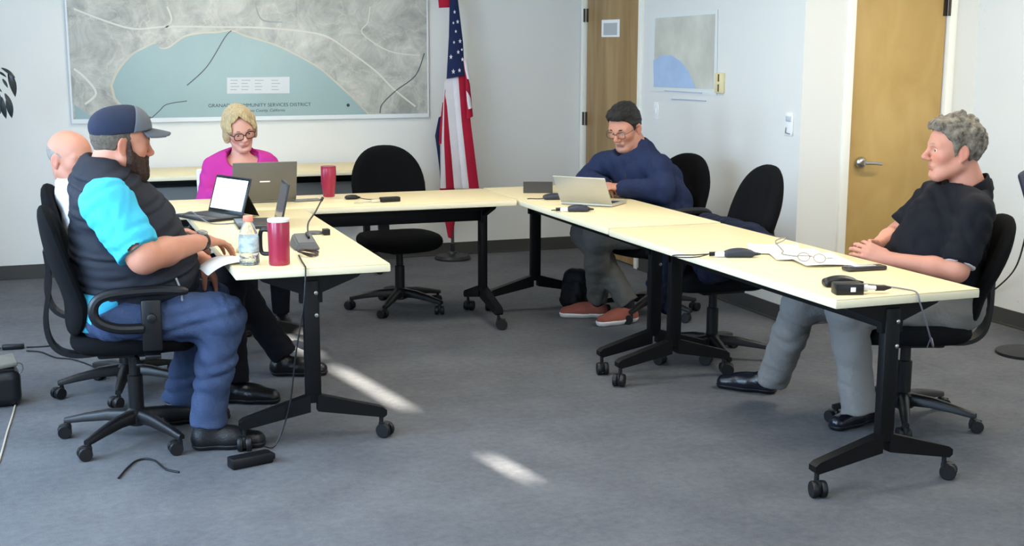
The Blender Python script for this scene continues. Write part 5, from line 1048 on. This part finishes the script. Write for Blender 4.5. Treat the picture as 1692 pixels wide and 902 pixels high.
# ================================================================== FLOOR THINGS
# backpack under the far right table
bp = thing('backpack', 'black backpack with white stripe slumped on the carpet by rust-coloured shoes', 'bag', (3.08, 7.13, 0), .6)
S_ = Sdf(V(-.22, -.2, -.01), V(.22, .2, .36), .007); S_.box((0, 0, .12), (.12, .075, .12), np.array(Matrix.Rotation(.3, 3, 'Y')), .05, .03); S_.box((.02, -.07, .09), (.085, .035, .075), np.array(Matrix.Rotation(.2, 3, 'Y')), .03, .02); S_.noise(.004, 40, 3, True); S_.plane((0, 0, .001), (0, 0, -1)); S_.mesh('bag_body', cloth('bag_nylon', '0f0f13', .6, .3, 60, .1), bp)
MB().tube(smooth_path([(-.06, -.08, .2), (-.1, -.13, .16), (-.06, -.14, .06), (.0, -.12, .02)]), .009, 8).build('strap', mPlas, bp); MB().box((-.02, -.118, .165), (.09, .006, .014), .002, Matrix.Rotation(.25, 3, 'Y')).build('reflective_stripe', mat('stripe_white', 'd5d5d2', .5), bp); MB().tube(smooth_path([(.04, -.02, .235), (.06, -.03, .29), (.1, -.02, .27), (.09, 0, .22)]), .007, 8).build('grab_handle', mPlas, bp)
# jacket draped over the empty chair
jk = thing('jacket', 'dark navy jacket heaped over the seat of the empty chair', 'jacket', (3.22, 5.745, 0), PI-.05)
S_ = Sdf(V(-.4, -.4, .16), V(.45, .4, .82), .008); S_.rc((-.1, -.2, .56), (-.12, .24, .56), .08, .085, .05); S_.rc((-.06, -.22, .66), (-.1, .27, .655), .055, .055, .05); S_.rc((-.12, -.2, .6), (-.12, .2, .62), .07, .06, .05); S_.rc((-.155, .3, .6), (-.1, .33, .5), .05, .045, .04); S_.rc((-.1, .2, .55), (.15, .24, .50), .06, .05, .05); S_.rc((.0, -.16, .5), (.1, .1, .51), .06, .06, .06); S_.rc((.2, -.12, .49), (.26, -.1, .33), .055, .05, .04); S_.rc((.22, .02, .49), (.275, .06, .30), .05, .045, .04); S_.rc((.12, -.25, .5), (.2, -.27, .36), .05, .04, .04); S_.rc((-.15, -.22, .6), (-.05, -.29, .48), .05, .045, .04); S_.noise(.009, 22, 5, True); S_.cut(lambda x, y, zz: np.maximum(.498-zz, np.maximum(np.abs(x)-.215, np.abs(y)-.225))*0-1); S_.mesh('draped_cloth', cloth('jacket_navy', '171c2e', .8, .3, 50, .1), jk)
# left edge: equipment case, cord block, cables
ec = thing('equipment_case', 'black equipment case with grey lid and wire loop at the room side', 'case', tuple(atz(-14, 668)), .1)
S_ = Sdf(V(-.2, -.16, -.01), V(.2, .16, .26), .006); S_.box((0, 0, .085), (.125, .1, .085), None, .045, .01); S_.plane((0, 0, .003), (0, 0, -1)); S_.mesh('case_body', mat('case_black', '16161a', .35), ec)
MB().box((0, 0, .182), (.23, .19, .022), .008, Matrix.Rotation(-.12, 3, 'Y')).build('lid', mat('case_lid', '6a675e', .5), ec); MB().box((.02, -.06, .165), (.16, .04, .02), .006).build('latch', mPlas, ec); MB().tube([(.12+.018*math.cos(k*PI/6), -.05, .165+.025*math.sin(k*PI/6)) for k in range(12)], .003, 6, closed=True).build('wire_loop', mChrome, ec)
a = atz(22, 577); cb = thing('cord_block', 'black in-line cord block lying on the carpet near the wall', 'cord block', tuple(a), -.05); MB().box((0, 0, .014), (.11, .036, .028), .008).build('housing', mPlas, cb); MB().tube(smooth_path([(-.06, 0, .01), (-.12, .01, .006), (-.2, .0, .006)]), .004).build('lead', mCable, cb)
tag(MB().tube(smooth_path([atz(u, v)+Vector((0, 0, .005)) for u, v in ((44, 575), (70, 574), (98, 571))]), .004, 6).build('floor_cable', mCable, None), 'short black cable running from the cord block towards the wall', 'cable')
tag(MB().tube(smooth_path([atz(u, v)+Vector((0, 0, .005)) for u, v in ((44, 581), (68, 583), (92, 592), (120, 595), (152, 606), (170, 618))]), .004, 6).build('floor_cable', mCable, None), 'long black cable running from the cord block under the chairs', 'cable')
tag(MB().tube(smooth_path([atz(u, v)+Vector((0, 0, .005)) for u, v in ((196, 792), (206, 780), (214, 772), (224, 764), (240, 760), (256, 763), (266, 771), (276, 778), (296, 782))]), .004, 6).build('floor_cable', mCable, None), 'black cable bending in a small arc in front of the capped man', 'cable')
tag(MB().tube(smooth_path([atz(u, v)+Vector((0, 0, .004)) for u, v in ((26, 668), (20, 690), (12, 715), (4, 745), (-5, 770), (-30, 800), (-80, 830))]), .004, 6).build('floor_cable', mat('cable_cream', 'b5ab98', .5), None), 'pale cable curving from the equipment case over the carpet', 'cable')
# plant at the left edge
pl = thing('potted_plant', 'dark-leaved potted plant reaching in beside the map', 'plant', (-.66, 8.85, 0))
MB().lathe([(.13, 0), (.15, .02), (.18, .3), (.185, .32), (.165, .32), (.16, .28)], 28).build('pot', mat('pot_grey', '6b6a66', .6), pl); MB().lathe([(.158, .27), (.158, .285)], 24).build('soil', mat('soil', '2c241d', .95), pl)
mLf = mat('leaf_dark', '20292b', .4, coat=.2); rs = random.Random(5)
stems = []
for k in range(5):
    a = k*1.26+.3; st = smooth_path([(.03*math.cos(a), .03*math.sin(a), .28), (.06*math.cos(a), .06*math.sin(a), .8), (.1*math.cos(a), .1*math.sin(a), 1.25+.12*k % .3), (.16*math.cos(a), .16*math.sin(a), 1.5+.05*k)], 5); MB().tube(st, [.009-.006*i/len(st) for i in range(len(st))], 7).build('stem', mat('stem_brown', '3c352a', .8), pl); stems.append(st)
def leafmesh():
    b = MB(); n = 8; L_, R_, M_ = [], [], []
    for i in range(n+1):
        t = i/n; wd = .021*math.sin(PI*min(1, t*.96+.04))**.8*(1 if t < 1 else 0)+.0006; x = .14*t; z = -.05*t*t; M_.append(b.bm.verts.new((x, 0, z-.004))); L_.append(b.bm.verts.new((x, wd, z))); R_.append(b.bm.verts.new((x, -wd, z)))
    for i in range(n): b.bm.faces.new((M_[i], M_[i+1], L_[i+1], L_[i])); b.bm.faces.new((R_[i], R_[i+1], M_[i+1], M_[i]))
    return b
lf = leafmesh().build('leaf', mLf, pl); lme = lf.data; bpy.data.objects.remove(lf)
def leaf(p, yaw, pitch, s, roll=0):
    o = bpy.data.objects.new('leaf', lme); C.objects.link(o); o.parent = pl; o.location = p; o.rotation_euler = (roll, pitch, yaw); o.scale = (s, s, s)
for st in stems:
    for k in range(13):
        p = st[4+k % (len(st)-4)]; leaf(p, rs.random()*6.28, .2+.9*rs.random(), .9+.5*rs.random(), rs.uniform(-.4, .4))
for (u, v, u2, v2) in ((2, 112, 24, 120), (14, 118, 30, 150), (4, 130, 14, 140), (16, 118, 19, 132), (-6, 150, 4, 170), (8, 154, 18, 168), (12, 158, 21, 188), (2, 160, 6, 190), (-4, 118, 10, 122), (-12, 140, 3, 146), (-8, 165, 3, 182)):
    a = aty(u, v, 8.7); c = aty(u2, v2, 8.68); d = c-a; leaf(a-pl.location, math.atan2(d.y-.02, d.x), -math.asin(max(-.98, min(.98, d.z/d.length))), d.length/.145*1.2, .5)
MB().tube(smooth_path([stems[0][-4], (.3, -.08, 1.5), (.44, -.12, 1.53), (.52, -.15, 1.47)]), .004, 6).build('stem', MATS['stem_brown'], pl)
# monitor on a stand at the right edge, its cable running to the wall
mn = thing('display_monitor', 'grey-framed monitor tilted on a floor stand at the room side', 'monitor', (5.0, 5.25, 0), 0); c = atd_ = aty(1681, 288, 5.25)-Vector((5.0, 5.25, 0))
R = Matrix.Rotation(-.42, 3, 'Y'); cc = Vector(c)+R @ Vector((.0, .0, .0))
ctr = Vector(c)+R @ Vector((.17, 0, -.13)); MB().box(ctr, (.34, .03, .26), .018, R).build('screen_frame', mat('monitor_frame', '3c3f4c', .4), mn); MB().box(ctr+Vector((0, -.016, 0)), (.27, .003, .19), .001, R).build('screen_panel', mat('monitor_panel', 'c9cbc6', .2), mn)
px_ = min(ctr.x+.02, .12); MB().tube([(px_, .03, .03), (px_, .03, ctr.z)], .018, 10).build('stand_pole', mPlas, mn); MB().lathe([(.16, 0), (.16, .015), (.03, .035)], 24, (px_-.05, .03, 0)).build('stand_foot', mPlas, mn)
q = [aty(1699, 350, 5.3), aty(1692, 400, 5.5), aty(1675, 447, 5.75), aty(1650, 480, 6.0), aty(1638, 492, 6.12)]; tag(MB().tube(smooth_path([Vector((min(p.x, XB-.02), p.y, p.z)) for p in q]), .005, 6).build('monitor_cable', mCable, None), 'black cable sagging from the monitor down to the baseboard', 'cable')

# white shell chair of the woman
wc = thing('stacking_chair', 'white plastic shell chair behind the woman in pink', 'chair', (1.175, 7.80, 0), -PI/2)
S_ = Sdf(V(-.35, -.3, .3), V(.32, .3, .98), .008); S_.box((0, 0, .45), (.22, .23, .012), None, .01, .03); S_.box((-.225, 0, .65), (.012, .235, .19), np.array(Matrix.Rotation(-.14, 3, 'Y')), .01, .04); S_.mesh('shell', mWhiteP, wc)
for sx in (-1, 1):
    for sy in (-1, 1): MB().tube([(sx*.16, sy*.18, .445), (sx*.21, sy*.21, .0)], .011, 8).build('leg', mChrome, wc)
# put every root at the base of its thing
bpy.context.view_layer.update()
for o in [q for q in bpy.data.objects if q.type == 'EMPTY' and q.parent is None and q.location.length < 1e-6]:
    P = [c.matrix_world @ Vector(k) for c in o.children for k in c.bound_box]
    if not P: continue
    d = Vector(((min(p.x for p in P)+max(p.x for p in P))/2, (min(p.y for p in P)+max(p.y for p in P))/2, min(p.z for p in P)))
    o.location = d
    for c in o.children: c.location = c.location-d
